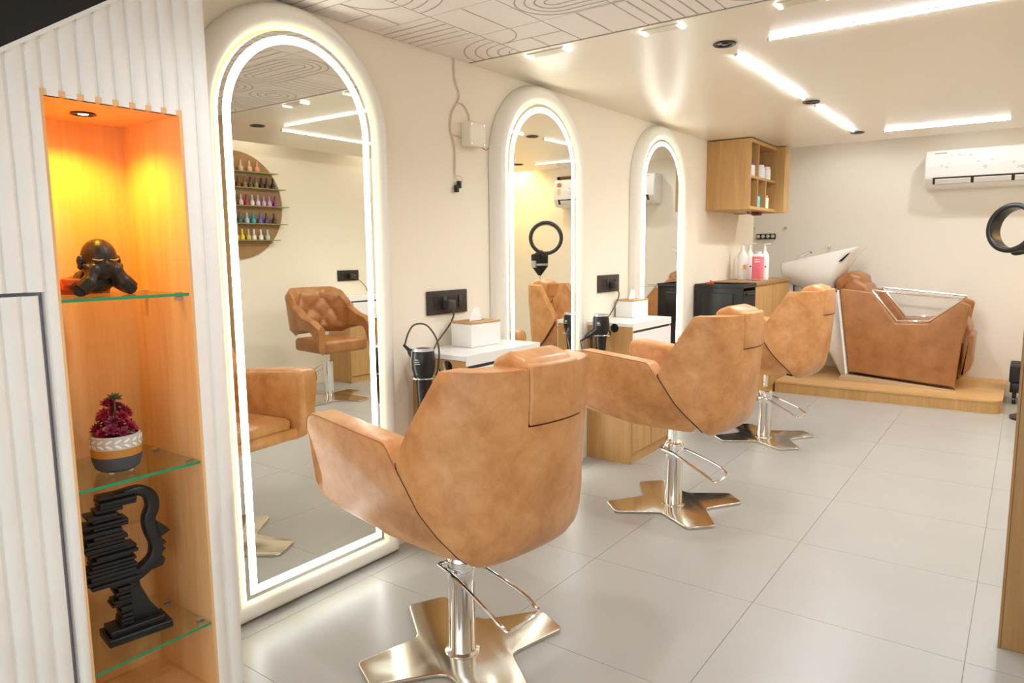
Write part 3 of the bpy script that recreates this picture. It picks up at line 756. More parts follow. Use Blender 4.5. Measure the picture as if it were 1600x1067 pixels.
def make_dryer(c, label, hdir, hlen, cordpts):
    c = Vector(c)
    t = thing('hair_dryer', label, 'hair dryer', c, group='black hair dryers in wall holders')
    prof = [(0.0, -0.27), (0.026, -0.27), (0.028, -0.265), (0.034, -0.17), (0.037, -0.13), (0.045, -0.115), (0.052, -0.085), (0.0535, -0.05), (0.050, -0.018), (0.046, -0.006)]
    obj('barrel', lathe(BM(), prof+[(0.0, -0.006)], c, seg=32), M_BLACK, t, smooth=40)
    obj('intake_ring', lathe(BM(), [(0.032, -0.006), (0.047, -0.008), (0.045, 0.002), (0.034, 0.004), (0.032, 0.002)], c, seg=32), M_SILV, t)
    obj('intake_grille', lathe(BM(), [(0.0, -0.004), (0.033, -0.004), (0.033, 0.0), (0.0, 0.001)], c, seg=24), M_BLACKM, t)
    bm = BM(); lathe(bm, [(0.0385, -0.128), (0.0395, -0.128), (0.0395, -0.122), (0.0385, -0.122)], c, seg=24)
    u = Vector((math.cos(-2.2), math.sin(-2.2), 0))
    tube(bm, [c+u*0.048+Vector((0, 0, -0.006)), c+u*0.0545+Vector((0, 0, -0.05)), c+u*0.046+Vector((0, 0, -0.115))], 0.0018, 6)
    obj('trim_line', bm, M_SILV, t)
    d = Vector(hdir).normalized(); a = c+Vector((0, 0, -0.07))+d*0.035; b = a+d*hlen
    bm = BM(); tube(bm, [a, a+d*hlen*0.3, a+d*hlen*0.75, b], [0.021, 0.0195, 0.018, 0.013], 12)
    h = obj('handle', bm, M_BLACK, t)
    bm = BM(); tube(bm, [b, b+d*0.02, b+d*0.04], [0.009, 0.007, 0.006], 8); obj('cord_sleeve', bm, M_BLACKM, h)
    bm = BM(); pts = [b+d*0.035]+[Vector(p) for p in cordpts]; tube(bm, spline(pts, 8), 0.004, 8); obj('cord', bm, M_CORD, t)
    bm = BM(); v = Vector((0.45, -0.89, 0)).normalized(); w_ = Vector((-v.y, v.x, 0))
    for k in range(3):
        q = c+Vector((0, 0, -0.042-0.009*k))
        pts = [q+(v*math.cos(x)+w_*math.sin(x))*0.0542 for x in (-0.42, -0.34, -0.26, -0.18, -0.10+0.05*k)]
        tube(bm, pts, 0.0012, 5)
    obj('printed_mark', bm, M_WHITE, t)
    return t
def make_holder(c, yw, label):
    c = Vector(c); t = thing('dryer_holder', label, 'dryer holder', (c.x, yw, c.z-0.13), group='chrome dryer holders')
    bm = BM(); tube(bm, [c+Vector((0.054*math.cos(2*PI*i/32), 0.054*math.sin(2*PI*i/32), -0.125)) for i in range(32)], 0.004, 8, closed=True)
    obj('ring', bm, M_CHROME, t)
    bm = BM(); cyl(bm, (c.x, c.y+0.054, c.z-0.125), (c.x, yw, c.z-0.125), 0.005, seg=10); obj('arm', bm, M_CHROME, t)
    bm = BM(); cyl(bm, (c.x, yw-0.006, c.z-0.125), (c.x, yw-0.0005, c.z-0.125), 0.022, seg=20); cyl(bm, (c.x+0.045, yw-0.004, c.z-0.09), (c.x+0.045, yw-0.0005, c.z-0.09), 0.028, seg=20); obj('wall_disc', bm, M_CHROME, t)
D1 = (0.125, 2.225, 0.933)
make_holder(D1, 2.335, 'chrome ring holder on the side of the nearer counter')
make_dryer(D1, 'black hair dryer hanging on the nearer counter, nozzle down', (-0.75, -0.05, 0.55), 0.06,
           [(0.05, 2.215, 1.0), (0.075, 2.23, 1.035), (0.12, 2.26, 1.03), (0.15, 2.29, 0.96), (0.145, 2.300, 0.86), (0.10, 2.29, 0.70), (0.06, 2.24, 0.585), (0.035, 2.21, 0.545), (0.06, 2.2, 0.53), (0.09, 2.21, 0.60), (0.075, 2.24, 0.66), (0.05, 2.22, 0.58), (0.075, 2.20, 0.545), (0.10, 2.23, 0.60)])
D2 = (0.105, 3.845, 0.955)
make_holder(D2, 3.945, 'chrome ring holder on the side of the farther counter')
make_dryer(D2, 'black hair dryer on the farther counter with its handle sticking out', (-0.30, -0.80, -0.45), 0.10,
           [(0.045, 3.70, 0.80), (0.045, 3.74, 0.72), (0.03, 3.86, 0.70), (0.0, 3.90, 0.78), (0.01, 3.915, 0.86), (0.005, 3.91, 0.78), (0.02, 3.905, 0.68), (0.05, 3.90, 0.72)])
plug_cord((XL+0.0155, 2.562, 1.098), [(-0.03, 2.57, 1.085), (-0.02, 2.60, 1.055), (-0.032, 2.585, 1.00), (-0.01, 2.47, 0.93), (0.06, 2.36, 0.905), (0.075, 2.310, 0.895), (0.10, 2.303, 0.84), (0.09, 2.30, 0.72), (0.06, 2.30, 0.62)], 'grey power cord plugged in above the nearer counter')
plug_cord((XL+0.0155, 4.24, 1.118), [(-0.03, 4.25, 1.105), (0.0, 4.28, 1.07), (0.0, 4.26, 1.01), (0.02, 4.12, 0.93), (0.04, 3.99, 0.905), (0.05, 3.928, 0.885), (0.05, 3.922, 0.80), (0.03, 3.92, 0.70)], 'grey power cord plugged in above the farther counter')
plug_cord((XR-0.06, 5.15, 1.10), [(XR-0.02, 5.18, 1.085), (XR-0.04, 5.24, 1.06), (XR-0.05, 5.32, 0.99), (XR-0.06, 5.36, 0.91)], 'grey power cord plugged in on the opposite wall')

def tissue_box(loc, rotz, label):
    t = thing('tissue_box', label, 'tissue box', loc, group='white tissue boxes with wooden lids', local=True, rotz=rotz)
    obj('box', rbox(BM(), -0.068, 0.068, -0.105, 0.105, 0.0005, 0.112, 0.004, 0.008), M_WHITE, t)
    bm = BM(); rbox(bm, -0.071, 0.071, -0.108, 0.108, 0.112, 0.120, 0.002, 0.01); obj('lid', bm, M_OAKX, t)
    obj('slot', rprism(BM(), [(0.018*math.cos(a), 0.055*math.sin(a)) for a in [2*PI*i/20 for i in range(20)]], XY, 0.1195, 0.1208), M_DARK, t)
    bm = BM(); rings = []
    for k in range(6):
        u = k/5; rings.append([Vector(((0.012+0.018*u*abs(math.sin(3*a)))*math.cos(a)*(1-0.6*u), (0.045-0.030*u)*math.sin(a)*(1+0.2*math.sin(4*a)), 0.120+0.055*u+0.012*u*math.sin(3*a))) for a in [2*PI*i/24 for i in range(24)]])
    ring_loft(bm, rings); obj('tissue', bm, mat('tissue_paper', srgb(250, 249, 246), 0.8), t, smooth=70)
tissue_box((0.065, 2.665, 0.897), math.radians(-4), 'white tissue box with wooden lid on the nearer counter')
tissue_box((-0.055+0.095, 4.40, 0.897), math.radians(-4), 'white tissue box with wooden lid on the farther counter')

# wall cable, junction box and loose connectors
t = thing('wall_cable', 'thin cable hanging from the patterned ceiling between first two mirrors', 'cable', (XL, 2.66, 1.66))
bm = BM(); X = XL+0.006
tube(bm, spline([(X, 2.664, 2.258), (X, 2.668, 2.17), (X, 2.70, 2.10), (X, 2.685, 2.06), (X, 2.645, 2.01), (X, 2.63, 1.95), (X, 2.64, 1.90), (X, 2.66, 1.84), (X, 2.657, 1.72)], 8), 0.0036, 6)
tube(bm, spline([(X, 2.685, 2.06), (X, 2.73, 2.055), (X, 2.765, 2.02), (X, 2.775, 1.975)], 6), 0.003, 6)
tube(bm, spline([(X, 2.64, 1.905), (X, 2.67, 1.905), (X, 2.72, 1.898)], 4), 0.003, 6)
obj('wire', bm, M_WIRE, t)
bm = BM(); rbox(bm, X, X+0.018, 2.668, 2.685, 1.655, 1.69, 0.003); rbox(bm, X, X+0.018, 2.648, 2.666, 1.635, 1.668, 0.003); obj('connector', bm, M_BLACKM, t)
bm = BM(); tube(bm, spline([(X, 2.657, 1.72), (X+0.004, 2.662, 1.70), (X+0.01, 2.674, 1.688)], 4), 0.002, 6); obj('lead', bm, M_WIRE, t); bm = BM(); tube(bm, spline([(X, 2.657, 1.715), (X+0.01, 2.69, 1.71), (X+0.01, 2.70, 1.68)], 4), 0.0016, 6)
obj('lead', bm, M_WIRE, t)
t = thing('junction_box', 'small white junction box on the wall beside the hanging cable', 'junction box', (XL, 2.775, 1.855))
obj('box', rbox(BM(), XL+0.0005, XL+0.06, 2.712, 2.832, 1.858, 1.975, 0.005), mat('ivory_plastic', srgb(238, 228, 208), 0.45), t)
bm = BM()
for y in (2.724, 2.82):
    for z in (1.87, 1.962): cyl(bm, (XL+0.059, y, z), (XL+0.062, y, z), 0.005, seg=10)
obj('screw', bm, M_SILV, t)
bm = BM(); tube(bm, spline([(XL+0.05, 2.815, 1.858), (XL+0.055, 2.84, 1.850), (XL+0.055, 2.858, 1.862)], 4), 0.002, 6); obj('red_lead', bm, mat('red_wire', srgb(150, 50, 50), 0.5), t)

# ================================================================== CEILING LIGHTS
def strip(x0, x1, y0, y1, label):
    t = thing('strip_light', label, 'strip light', ((x0+x1)/2, (y0+y1)/2, ZC-0.02), group='ceiling strip lights')
    ax = (x1-x0) > (y1-y0)
    obj('channel', box(BM(), x0-0.004, x1+0.004, y0-0.004, y1+0.004, ZC-0.003, ZC-0.0003), mat('strip_channel', srgb(210, 205, 195), 0.4), t)
    bm = BM()
    if ax: rprism(bm, [(y0, ZC-0.003), (y1, ZC-0.003), (y1, ZC-0.007, 0.003), (y0, ZC-0.007, 0.003)], YZ, x0, x1)
    else: rprism(bm, [(x0, ZC-0.003), (x1, ZC-0.003), (x1, ZC-0.007, 0.003), (x0, ZC-0.007, 0.003)], XZ, y0, y1)
    obj('diffuser', bm, M_STRIP, t)
    bm = BM()
    if ax: box(bm, x0-0.012, x0-0.001, y0, y1, ZC-0.011, ZC-0.001); box(bm, x1+0.001, x1+0.012, y0, y1, ZC-0.011, ZC-0.001)
    else: box(bm, x0, x1, y0-0.012, y0-0.001, ZC-0.011, ZC-0.001); box(bm, x0, x1, y1+0.001, y1+0.012, ZC-0.011, ZC-0.001)
    obj('end_cap', bm, M_SILV, t)
sw = 0.007
strip(1.047-sw, 1.047+sw, 3.43, 4.655, 'ceiling strip light running away, nearer of the two in line')
strip(1.047-sw, 1.047+sw, 4.955, 6.16, 'ceiling strip light running away, farther of the two in line')
strip(1.25, 2.15, 3.265-sw, 3.265+sw, 'long ceiling strip light crossing the room at the near end')
strip(1.245, 2.05, 6.32-sw, 6.32+sw, 'ceiling strip light crossing the room before the air conditioner')
strip(2.33-sw, 2.33+sw, 3.37, 4.62, 'ceiling strip light along the opposite side, seen in the first mirror')
strip(2.33-sw, 2.33+sw, 4.95, 6.12, 'farther ceiling strip light along the opposite side')
def downlight(x, y, label, z=ZC, pw=E_SPOT, col=(0.95, 0.97, 1.0)):
    t = thing('downlight', label, 'downlight', (x, y, z-0.006), group='black recessed downlights')
    obj('bezel', lathe(BM(), [(0.034, -0.001), (0.050, -0.001), (0.052, -0.004), (0.048, -0.007), (0.034, -0.004)], (x, y, z), seg=32), M_BLACK, t)
    obj('reflector', lathe(BM(), [(0.0, -0.0008), (0.034, -0.0012), (0.030, -0.003), (0.0, -0.003)], (x, y, z), seg=24), mat('downlight_reflector', srgb(60, 64, 84), 0.15, 0.8), t)
    obj('lens', lathe(BM(), [(0.0, -0.004), (0.012, -0.0045), (0.012, -0.0065), (0.0, -0.007)], (x, y, z), seg=16), mat('downlight_lens', srgb(120, 124, 140), 0.1), t)
    light('downlight_lamp', 'SPOT', (x, y, z-0.02), pw, col, t, 0.035, math.radians(150), 0.6, (x, y, 0))
downlight(1.063, 3.225, 'black ceiling downlight before the nearer running strip light')
downlight(1.058, 4.803, 'black ceiling downlight between the two running strip lights')
downlight(1.056, 6.285, 'black ceiling downlight past the far end of the running strip lights')
downlight(2.315, 3.15, 'black ceiling downlight on the opposite side, seen in the first mirror')
downlight(2.325, 4.79, 'black ceiling downlight in the middle of the opposite side')
downlight(2.22, 6.24, 'black ceiling downlight at the far corner of the opposite side')
downlight(0.98, 1.45, 'black ceiling downlight in the patterned ceiling above the nearest chair')
downlight(2.30, 1.2, 'added unseen fill downlight in the patterned ceiling towards the entrance')  # added out of view as fill for the near end of the room
for x_, lb_ in ((0.75, 'added unseen fill downlight in the raised recess above the wash basin'), (1.75, 'added unseen fill downlight in the raised recess before the air conditioner'), (2.8, 'added unseen fill downlight in the raised recess at the far right')): downlight(x_, 7.25, lb_, 2.75, 17)  # added lamps hidden above the ceiling edge to brighten the back wall
for y_, lb_ in ((3.95, 'added unseen fill downlight in the side recess above the polish board'), (5.5, 'added unseen fill downlight in the side recess farther along the opposite wall')): downlight(3.33, y_, lb_, 2.75, 11, (1.0, 0.93, 0.78))  # added warm fill, out of view, to lift the opposite wall in the mirror
# clear fixtures along the edge of the patterned ceiling
M_GLOW = mat('fixture_glow', (1, 1, 1, 1), emit=(1, 0.97, 0.9, 1), es=4)
for n, (x0, x1) in enumerate(((0.262, 0.468), (0.846, 1.012), (1.40, 1.57))):
    t = thing('ceiling_fixture', ['small clear ceiling fixture with glowing ends, nearest the left wall', 'small clear ceiling fixture with glowing ends, middle of the three', 'small clear ceiling fixture with glowing ends, farthest from the left wall'][n], 'ceiling light', ((x0+x1)/2, 2.855, ZC-0.012), group='clear fixtures at the ceiling edge')
    obj('body', box(BM(), x0, x1, 2.825, 2.885, ZC-0.004, ZC-0.0005), mat('fixture_body', srgb(218, 208, 182), 0.4), t)
    for x in (x0, x1):
        bm = BM(); rbox(bm, x-0.008, x+0.008, 2.825, 2.885, ZC-0.010, ZC-0.003, 0.002); obj('lamp_end', bm, M_GLOW, t)

# ================================================================== FAR LEFT CORNER
# wall cabinet with pigeonholes
CY0, CY1, CZ0, CZ1, CXF = 5.955, 6.835, 1.680, 2.252, 0.325
wc = thing('wall_cabinet', 'light oak wall cabinet with open compartments under the ceiling', 'wall cabinet', (0.13, 6.4, CZ0))
obj('side_panel', box(BM(), XL+0.001, CXF, CY0, CY0+0.018, CZ0, CZ1), M_OAK, wc)
obj('top_panel', box(BM(), XL+0.001, CXF, CY0+0.018, CY1-0.16, CZ1-0.03, CZ1), M_OAK, wc)
obj('bottom_panel', box(BM(), XL+0.001, CXF, CY0+0.018, CY1-0.16, CZ0, CZ0+0.025), M_OAK, wc)
obj('back_panel', box(BM(), XL+0.001, XL+0.012, CY0+0.018, CY1-0.16, CZ0+0.025, CZ1-0.03), M_OAKD, wc)
obj('end_pillar', box(BM(), XL+0.001, CXF+0.075, CY1-0.16, CY1, CZ0-0.005, CZ1+0.002), M_OAK, wc)
zs = 1.955
obj('shelf', box(BM(), XL+0.012, CXF, CY0+0.018, CY1-0.16, zs-0.02, zs), M_OAK, wc)
obj('divider', box(BM(), XL+0.012, CXF, CY0+0.205, CY0+0.221, zs, CZ1-0.03), M_OAK, wc)
for y in (CY0+0.20, CY0+0.43): obj('divider', box(BM(), XL+0.012, CXF, y, y+0.016, CZ0+0.025, zs-0.02), M_OAK, wc)
def jar(x, y, z, r, h, cb, cl, lab, grp):
    t = thing('product_jar', lab, 'jar', (x, y, z), group=grp)
    obj('body', lathe(BM(), [(0, 0.0005), (r*0.94, 0.0005), (r, 0.006), (r, h*0.80), (r*0.8, h*0.84), (0, h*0.84)], (x, y, z), seg=24), cb, t)
    obj('cap', lathe(BM(), [(0, h*0.84), (r*0.86, h*0.84), (r*0.86, h*0.985), (r*0.8, h), (0, h)], (x, y, z), seg=24), cl, t)
M_YEL = mat('cap_yellow', srgb(240, 190, 40), 0.4); M_PUR = mat('cap_purple', srgb(110, 70, 150), 0.4); M_ORG = mat('cap_orange', srgb(244, 150, 20), 0.4); M_TEAL = mat('cap_teal', srgb(50, 100, 100), 0.4); M_CYAN = mat('jar_cyan', srgb(120, 214, 222), 0.35); M_CLEAR = mat('frosted_clear', srgb(206, 196, 176), 0.2)
g1 = 'product jars in the wall cabinet'
jar(0.27, 6.03, zs, 0.035, 0.12, M_WHITE, M_YEL, 'white jar with yellow cap in the wall cabinet', g1)
jar(0.27, 6.125, zs, 0.036, 0.115, M_WHITE, M_PUR, 'white jar with purple cap in the wall cabinet', g1)
jar(0.27, 6.235, zs, 0.036, 0.115, M_WHITE, M_WHITE, 'plain white jar on the upper shelf, nearest the purple-capped jar', g1)
jar(0.275, 6.345, zs, 0.046, 0.115, M_WHITE, M_WHITE, 'wide plain white jar in the middle of the upper shelf', g1)
jar(0.275, 6.52, zs, 0.046, 0.115, M_WHITE, M_WHITE, 'wide plain white jar at the far end of the upper shelf', g1)
jar(0.275, 6.02, CZ0+0.025, 0.025, 0.15, M_CLEAR, M_SILV, 'slim frosted bottle on the lower shelf of the wall cabinet', g1)
jar(0.275, 6.25, CZ0+0.025, 0.042, 0.115, M_CYAN, M_TEAL, 'pale blue jar with dark teal cap on the lower shelf', g1)
jar(0.275, 6.50, CZ0+0.025, 0.042, 0.115, M_WHITE, M_ORG, 'white jar with orange cap on the lower shelf', g1)
bm = BM(); rbox(bm, 0.17, 0.24, 6.5, 6.58, CZ0-0.03, CZ0-0.001, 0.004); tube(bm, spline([(0.2, 6.3, CZ0-0.008), (0.2, 6.42, CZ0-0.02), (0.21, 6.52, CZ0-0.012), (0.2, 6.66, CZ0-0.02)], 5), 0.006, 8)
tag(obj('cabinet_wiring', bm, mat('wiring_red', srgb(120, 40, 36), 0.5)), 'red and dark wiring under the oak wall cabinet', 'wiring')
# low counter in the corner
lc = thing('corner_counter', 'light oak counter below the oak wall cabinet', 'counter', (0.15, 6.65, 0))
obj('body', box(BM(), XL+0.001, 0.335, 6.12, 7.20, 0, 1.035), M_OAK, lc, bevel=0.002)
obj('countertop', box(BM(), XL+0.001, 0.35, 6.11, 7.205, 1.036, 1.068), M_OAKD, lc, bevel=0.003)
for k in range(2): obj('door', box(BM(), 0.336, 0.346, 6.13+k*0.535, 6.65+k*0.535, 0.08, 1.02), M_OAK, lc, bevel=0.001)
M_PINK = mat('label_pink', srgb(244, 120, 132), 0.4)
def pump_bottle(x, y, r, h, label, pink=False, dot=None):
    z = 1.0685
    t = thing('shampoo_bottle', label, 'bottle', (x, y, z), group='tall bottles on the oak corner counter')
    obj('body', lathe(BM(), [(0, 0.0005), (r*0.95, 0.0005), (r, 0.008), (r, h*0.62), (r*0.85, h*0.70), (r*0.35, h*0.80), (r*0.3, h*0.84), (0, h*0.84)], (x, y, z), seg=24), M_WHITE, t)
    bm = BM(); lathe(bm, [(0, h*0.84), (r*0.34, h*0.84), (r*0.32, h*0.93), (r*0.12, h*0.94), (r*0.12, h*0.98), (0, h*0.98)], (x, y, z), seg=16)
    rbox(bm, x-0.009, x+0.055, y-0.01, y+0.01, z+h*0.975, z+h, 0.004); obj('pump', bm, M_WHITE, t)
    def patch(a0, a1, z0, z1, m, nm):
        bm = BM(); n = 10; rr = r+0.0008
        L = [(x+rr*math.cos(a0+(a1-a0)*i/n), y+rr*math.sin(a0+(a1-a0)*i/n)) for i in range(n+1)]
        for (p, q) in zip(L[:-1], L[1:]): bm.faces.new([bm.verts.new(v) for v in ((p[0], p[1], z+z0), (q[0], q[1], z+z0), (q[0], q[1], z+z1), (p[0], p[1], z+z1))])
        obj(nm, bm, m, t)
    if pink: patch(-2.6, 0.6, 0.02, h*0.60, M_PINK, 'label'); patch(-1.3, -0.6, h*0.44, h*0.46, M_WHITE, 'label_print'); patch(-1.3, -0.5, h*0.52, h*0.54, M_WHITE, 'label_print')
    elif dot: patch(-1.1, -0.55, h*0.30, h*0.41, dot, 'label_mark')
    else: patch(-1.2, -0.9, h*0.34, h*0.38, M_BLACKM, 'label_mark')
pump_bottle(0.085, 6.56, 0.048, 0.335, 'white pump bottle with a yellow mark on the corner counter', dot=M_YEL)
pump_bottle(0.118, 6.66, 0.042, 0.335, 'white pump bottle with a small dark mark on the corner counter')
pbt = thing('shampoo_bottle', 'white bottle with a large pink label on the corner counter', 'bottle', (0.245, 6.50, 1.0685), group='tall bottles on the oak corner counter')
obj('body', rbox(BM(), 0.20, 0.29, 6.465, 6.535, 1.069, 1.305, 0.012, 0.02), M_WHITE, pbt)
obj('label', rbox(BM(), 0.199, 0.291, 6.464, 6.536, 1.080, 1.282, 0.002, 0.02), M_PINK, pbt)
for k_ in range(2): obj('label_print', box(BM(), 0.225, 0.275, 6.4632, 6.4638, 1.250-k_*0.02, 1.258-k_*0.02), M_WHITE, pbt)
obj('cap', lathe(BM(), [(0, 1.3055), (0.026, 1.3055), (0.026, 1.325), (0, 1.327)], (0.247, 6.50, 0), seg=20), M_WHITE, pbt)
pump_bottle(0.255, 6.66, 0.040, 0.33, 'white pump bottle standing behind the pink-labelled bottle')
# black trolley
tr = thing('salon_trolley', 'black plastic salon trolley with drawers on castors', 'trolley', (0.17, 5.88, 0))
TX0, TX1, TY0, TY1 = -0.035, 0.375, 5.72, 6.06
obj('side_wall', rprism(BM(), [(TX0, 0.14), (TX1-0.005, 0.14), (TX1-0.005, 1.04), (TX0, 1.04)], XZ, TY0, TY0+0.02, 0.004, 0.015), M_BLACK, tr)
obj('side_wall', rprism(BM(), [(TX0, 0.14), (TX1-0.005, 0.14), (TX1-0.005, 1.04), (TX0, 1.04)], XZ, TY1-0.02, TY1, 0.004, 0.015), M_BLACK, tr)
bm = BM(); rbox(bm, TX0+0.06, TX1-0.08, TY0-0.012, TY0, 0.80, 0.99, 0.005, 0.02); obj('side_bin', bm, M_BLACK, tr)
obj('back_wall', box(BM(), TX0, TX0+0.015, TY0+0.02, TY1-0.02, 0.14, 1.03), M_BLACK, tr)
bm = BM(); rbox(bm, TX0, TX1, TY0-0.004, TY1+0.004, 1.03, 1.048, 0.004, 0.015); obj('top_tray', bm, M_BLACK, tr)
bm = BM()
for a in ((TX0, TX1, TY0-0.004, TY0+0.008), (TX0, TX1, TY1-0.008, TY1+0.004), (TX0, TX0+0.012, TY0, TY1), (TX1-0.012, TX1, TY0, TY1)): box(bm, *a, 1.048, 1.062)
obj('tray_rim', bm, M_BLACK, tr)
for k in range(5):
    d = obj('drawer', rprism(BM(), [(TY0+0.024, 0.20+k*0.165), (TY1-0.024, 0.20+k*0.165), (TY1-0.024, 0.345+k*0.165), (TY0+0.024, 0.345+k*0.165)], YZ, TX0+0.02, TX1, 0.004, 0.008), M_BLACKM, tr)
    bm = BM(); rbox(bm, TX1, TX1+0.015, TY0+0.06, TY1-0.06, 0.315+k*0.165, 0.33+k*0.165, 0.003); obj('pull', bm, M_BLACK, d)
obj('base', rbox(BM(), TX0, TX1, TY0, TY1, 0.11, 0.14, 0.004, 0.02), M_BLACK, tr)
for x in (TX0+0.04, TX1-0.04):
    for y in (TY0+0.04, TY1-0.04):
        bm = BM(); cyl(bm, (x-0.014, y, 0.034), (x+0.014, y, 0.034), 0.034, seg=20); box(bm, x-0.018, x+0.018, y-0.01, y+0.01, 0.05, 0.11); obj('castor', bm, M_BLACKM, tr)
bm = BM(); rbox(bm, 0.03, 0.09, 5.80, 5.83, 1.050, 1.075, 0.006); tube(bm, [(0.06, 5.815, 1.075), (0.07, 5.82, 1.09)], 0.006, 8)
tag(obj('hair_clip', bm, mat('clip_red', srgb(200, 70, 66), 0.4)), 'small red clip lying on top of the black trolley', 'clip')
# wash-up water fittings on the back wall
t = thing('water_fitting', 'dark metal water fitting plate low on the back wall behind the bottles', 'water fitting', (-0.13, YB, 1.44))
obj('plate', rbox(BM(), -0.236, -0.03, YB-0.02, YB-0.0005, 1.455, 1.512, 0.003), M_BLACKM, t)
for k in range(4): obj('valve', lathe(BM(), [(0, 0), (0.018, 0), (0.02, 0.012), (0.012, 0.02), (0, 0.02)], (-0.21+k*0.052, YB-0.02, 1.484), (0, -1, 0), 16), M_SILV, t)
for x, z, lb in ((-0.27, 1.575, 'small pipe stub high on the back wall beside the corner'), (0.075, 1.57, 'small pipe stub on the back wall right of the dark fitting'), (0.525, 1.37, 'tiny pipe stub on the back wall above the wash basin')):
    tag(obj('pipe_stub', cyl(BM(), (x, YB-0.03, z), (x, YB-0.0005, z), 0.014, seg=14), M_STEEL), lb, 'pipe stub', 'pipe stubs on the back wall')

# ================================================================== WASH PLATFORM AND SHAMPOO UNIT
pf = thing('wash_platform', 'low light oak platform with a rounded front corner under the shampoo chair', 'platform', (1.2, 7.4, 0))
bm = BM(); rprism(bm, [(0.352, 6.80), (2.125, 6.835, 0.09), (2.125, YB-0.002), (0.352, YB-0.002)], XY, 0.0, 0.092, nf=8); obj('riser', bm, M_OAK, pf)
bm = BM(); rprism(bm, [(0.352, 6.795), (2.13, 6.83, 0.095), (2.13, YB-0.001), (0.352, YB-0.001)], XY, 0.0925, 0.110, nf=8); obj('deck', bm, M_OAKX, pf)
su = thing('shampoo_unit', 'brown leather shampoo chair with a white ceramic backwash basin', 'shampoo chair', (1.2, 7.5, 0.11))
side = [(0.800, 0.975, 0.03), (1.085, 0.945, 0.03), (1.285, 0.668, 0.02), (1.545, 0.680, 0.02), (1.775, 0.880, 0.03), (1.850, 0.850, 0.03), (1.800, 0.520, 0.2), (1.770, 0.122, 0.01), (0.915, 0.190, 0.01)]
for y0 in (7.19, 7.76):
    sp = obj('side_panel', rprism(BM(), side, XZ, y0, y0+0.085, 0.014, 0.02), M_LEATH2, su, smooth=50)
    bm = BM(); q = y0+0.0425
    tube(bm, [(1.075, q, 0.958), (1.29, q, 0.685), (1.545, q, 0.697), (1.78, q, 0.893)], 0.010, 8); obj('trim', bm, M_CHROME, sp)
    bm = BM(); tube(bm, [(1.07, q, 0.962), (1.78, q, 0.900)], 0.009, 8); obj('arm_bar', bm, M_CHROME, sp)
obj('seat', rprism(BM(), [(1.10, 0.46, 0.03), (1.15, 0.63, 0.05), (1.60, 0.72, 0.06), (1.80, 0.76, 0.05), (1.86, 0.62, 0.05), (1.80, 0.50, 0.03)], XZ, 7.28, 7.755, 0.02), M_LEATH2, su, smooth=60)
obj('backrest', rprism(BM(), [(0.80, 1.02, 0.06), (0.90, 1.08, 0.05), (1.02, 1.0, 0.05), (1.22, 0.62, 0.04), (1.10, 0.50, 0.04), (0.86, 0.78, 0.04)], XZ, 7.285, 7.75, 0.04), M_LEATH2, su, smooth=60)
obj('neck_cushion', rprism(BM(), [(0.745, 0.93, 0.05), (0.72, 1.05, 0.06), (0.86, 1.135, 0.05), (0.98, 1.09, 0.05), (1.0, 0.98, 0.05), (0.85, 0.90, 0.04)], XZ, 7.32, 7.72, 0.05), M_LEATH2, su, smooth=60)
obj('leg_rest', rprism(BM(), [(1.80, 0.60, 0.04), (1.885, 0.60, 0.06), (1.875, 0.30, 0.05), (1.80, 0.18, 0.03)], XZ, 7.285, 7.75, 0.02), M_LEATH2, su, smooth=60)
for ya, yb in ((7.11, 7.19), (7.845, 7.885)): obj('foot_plate', rprism(BM(), [(0.84, 0.1105), (1.78, 0.1105), (1.78, 0.120), (0.93, 0.180), (0.87, 0.180)], XZ, ya, yb), M_STEEL, su)
obj('base_frame', box(BM(), 0.95, 1.74, 7.275, 7.76, 0.1105, 0.46), M_BLACKM, su)
bm = BM(); rings = []
for z, x0, x1, hw in ((0.1105, 0.80, 0.905, 0.10), (0.30, 0.70, 0.90, 0.15), (0.45, 0.60, 0.89, 0.19), (0.62, 0.58, 0.865, 0.20), (0.78, 0.60, 0.83, 0.19), (0.93, 0.62, 0.76, 0.16)):
    xc, a = (x0+x1)/2, (x1-x0)/2
    rings.append([Vector((xc+a*math.copysign(abs(math.cos(t))**0.6, math.cos(t)), 7.5+hw*math.copysign(abs(math.sin(t))**0.7, math.sin(t)), z)) for t in [2*PI*i/32 for i in range(32)]])
ring_loft(bm, rings); obj('pedestal', bm, M_CERAM, su, smooth=60)
bm = BM(); rprism(bm, [(0.785, 0.96), (0.80, 0.96), (0.918, 0.12), (0.900, 0.12)], XZ, 7.16, 7.19); obj('pedestal_edge', bm, M_CERAM, su)
# basin hull
ST = [(0.225, 1.200, 0.15, 0.20), (0.245, 1.206, 0.20, 0.235), (0.36, 1.232, 0.27, 0.25), (0.48, 1.260, 0.335, 0.265), (0.60, 1.288, 0.375, 0.265), (0.70, 1.312, 0.36, 0.255), (0.78, 1.332, 0.24, 0.245), (0.86, 1.352, 0.11, 0.235), (0.925, 1.366, 0.03, 0.22)]
bm = BM(); rings = []
for x, zt, dp, hw in ST:
    out = [Vector((x, 7.5+hw*math.sin(t), zt-dp*math.cos(t)**0.8 if math.cos(t) > 0 else zt)) for t in [-PI/2+PI*i/20 for i in range(21)]]
    inn = [Vector((x+(0.03 if x < 0.3 else 0), 7.5+(hw-0.03)*math.sin(t), zt-max(0.004, dp-0.035)*max(0, math.cos(t))**0.8)) for t in [PI/2-PI*i/20 for i in range(21)]]
    rings.append(out+inn)
ring_loft(bm, rings); obj('basin', bm, M_CERAM, su, smooth=50)
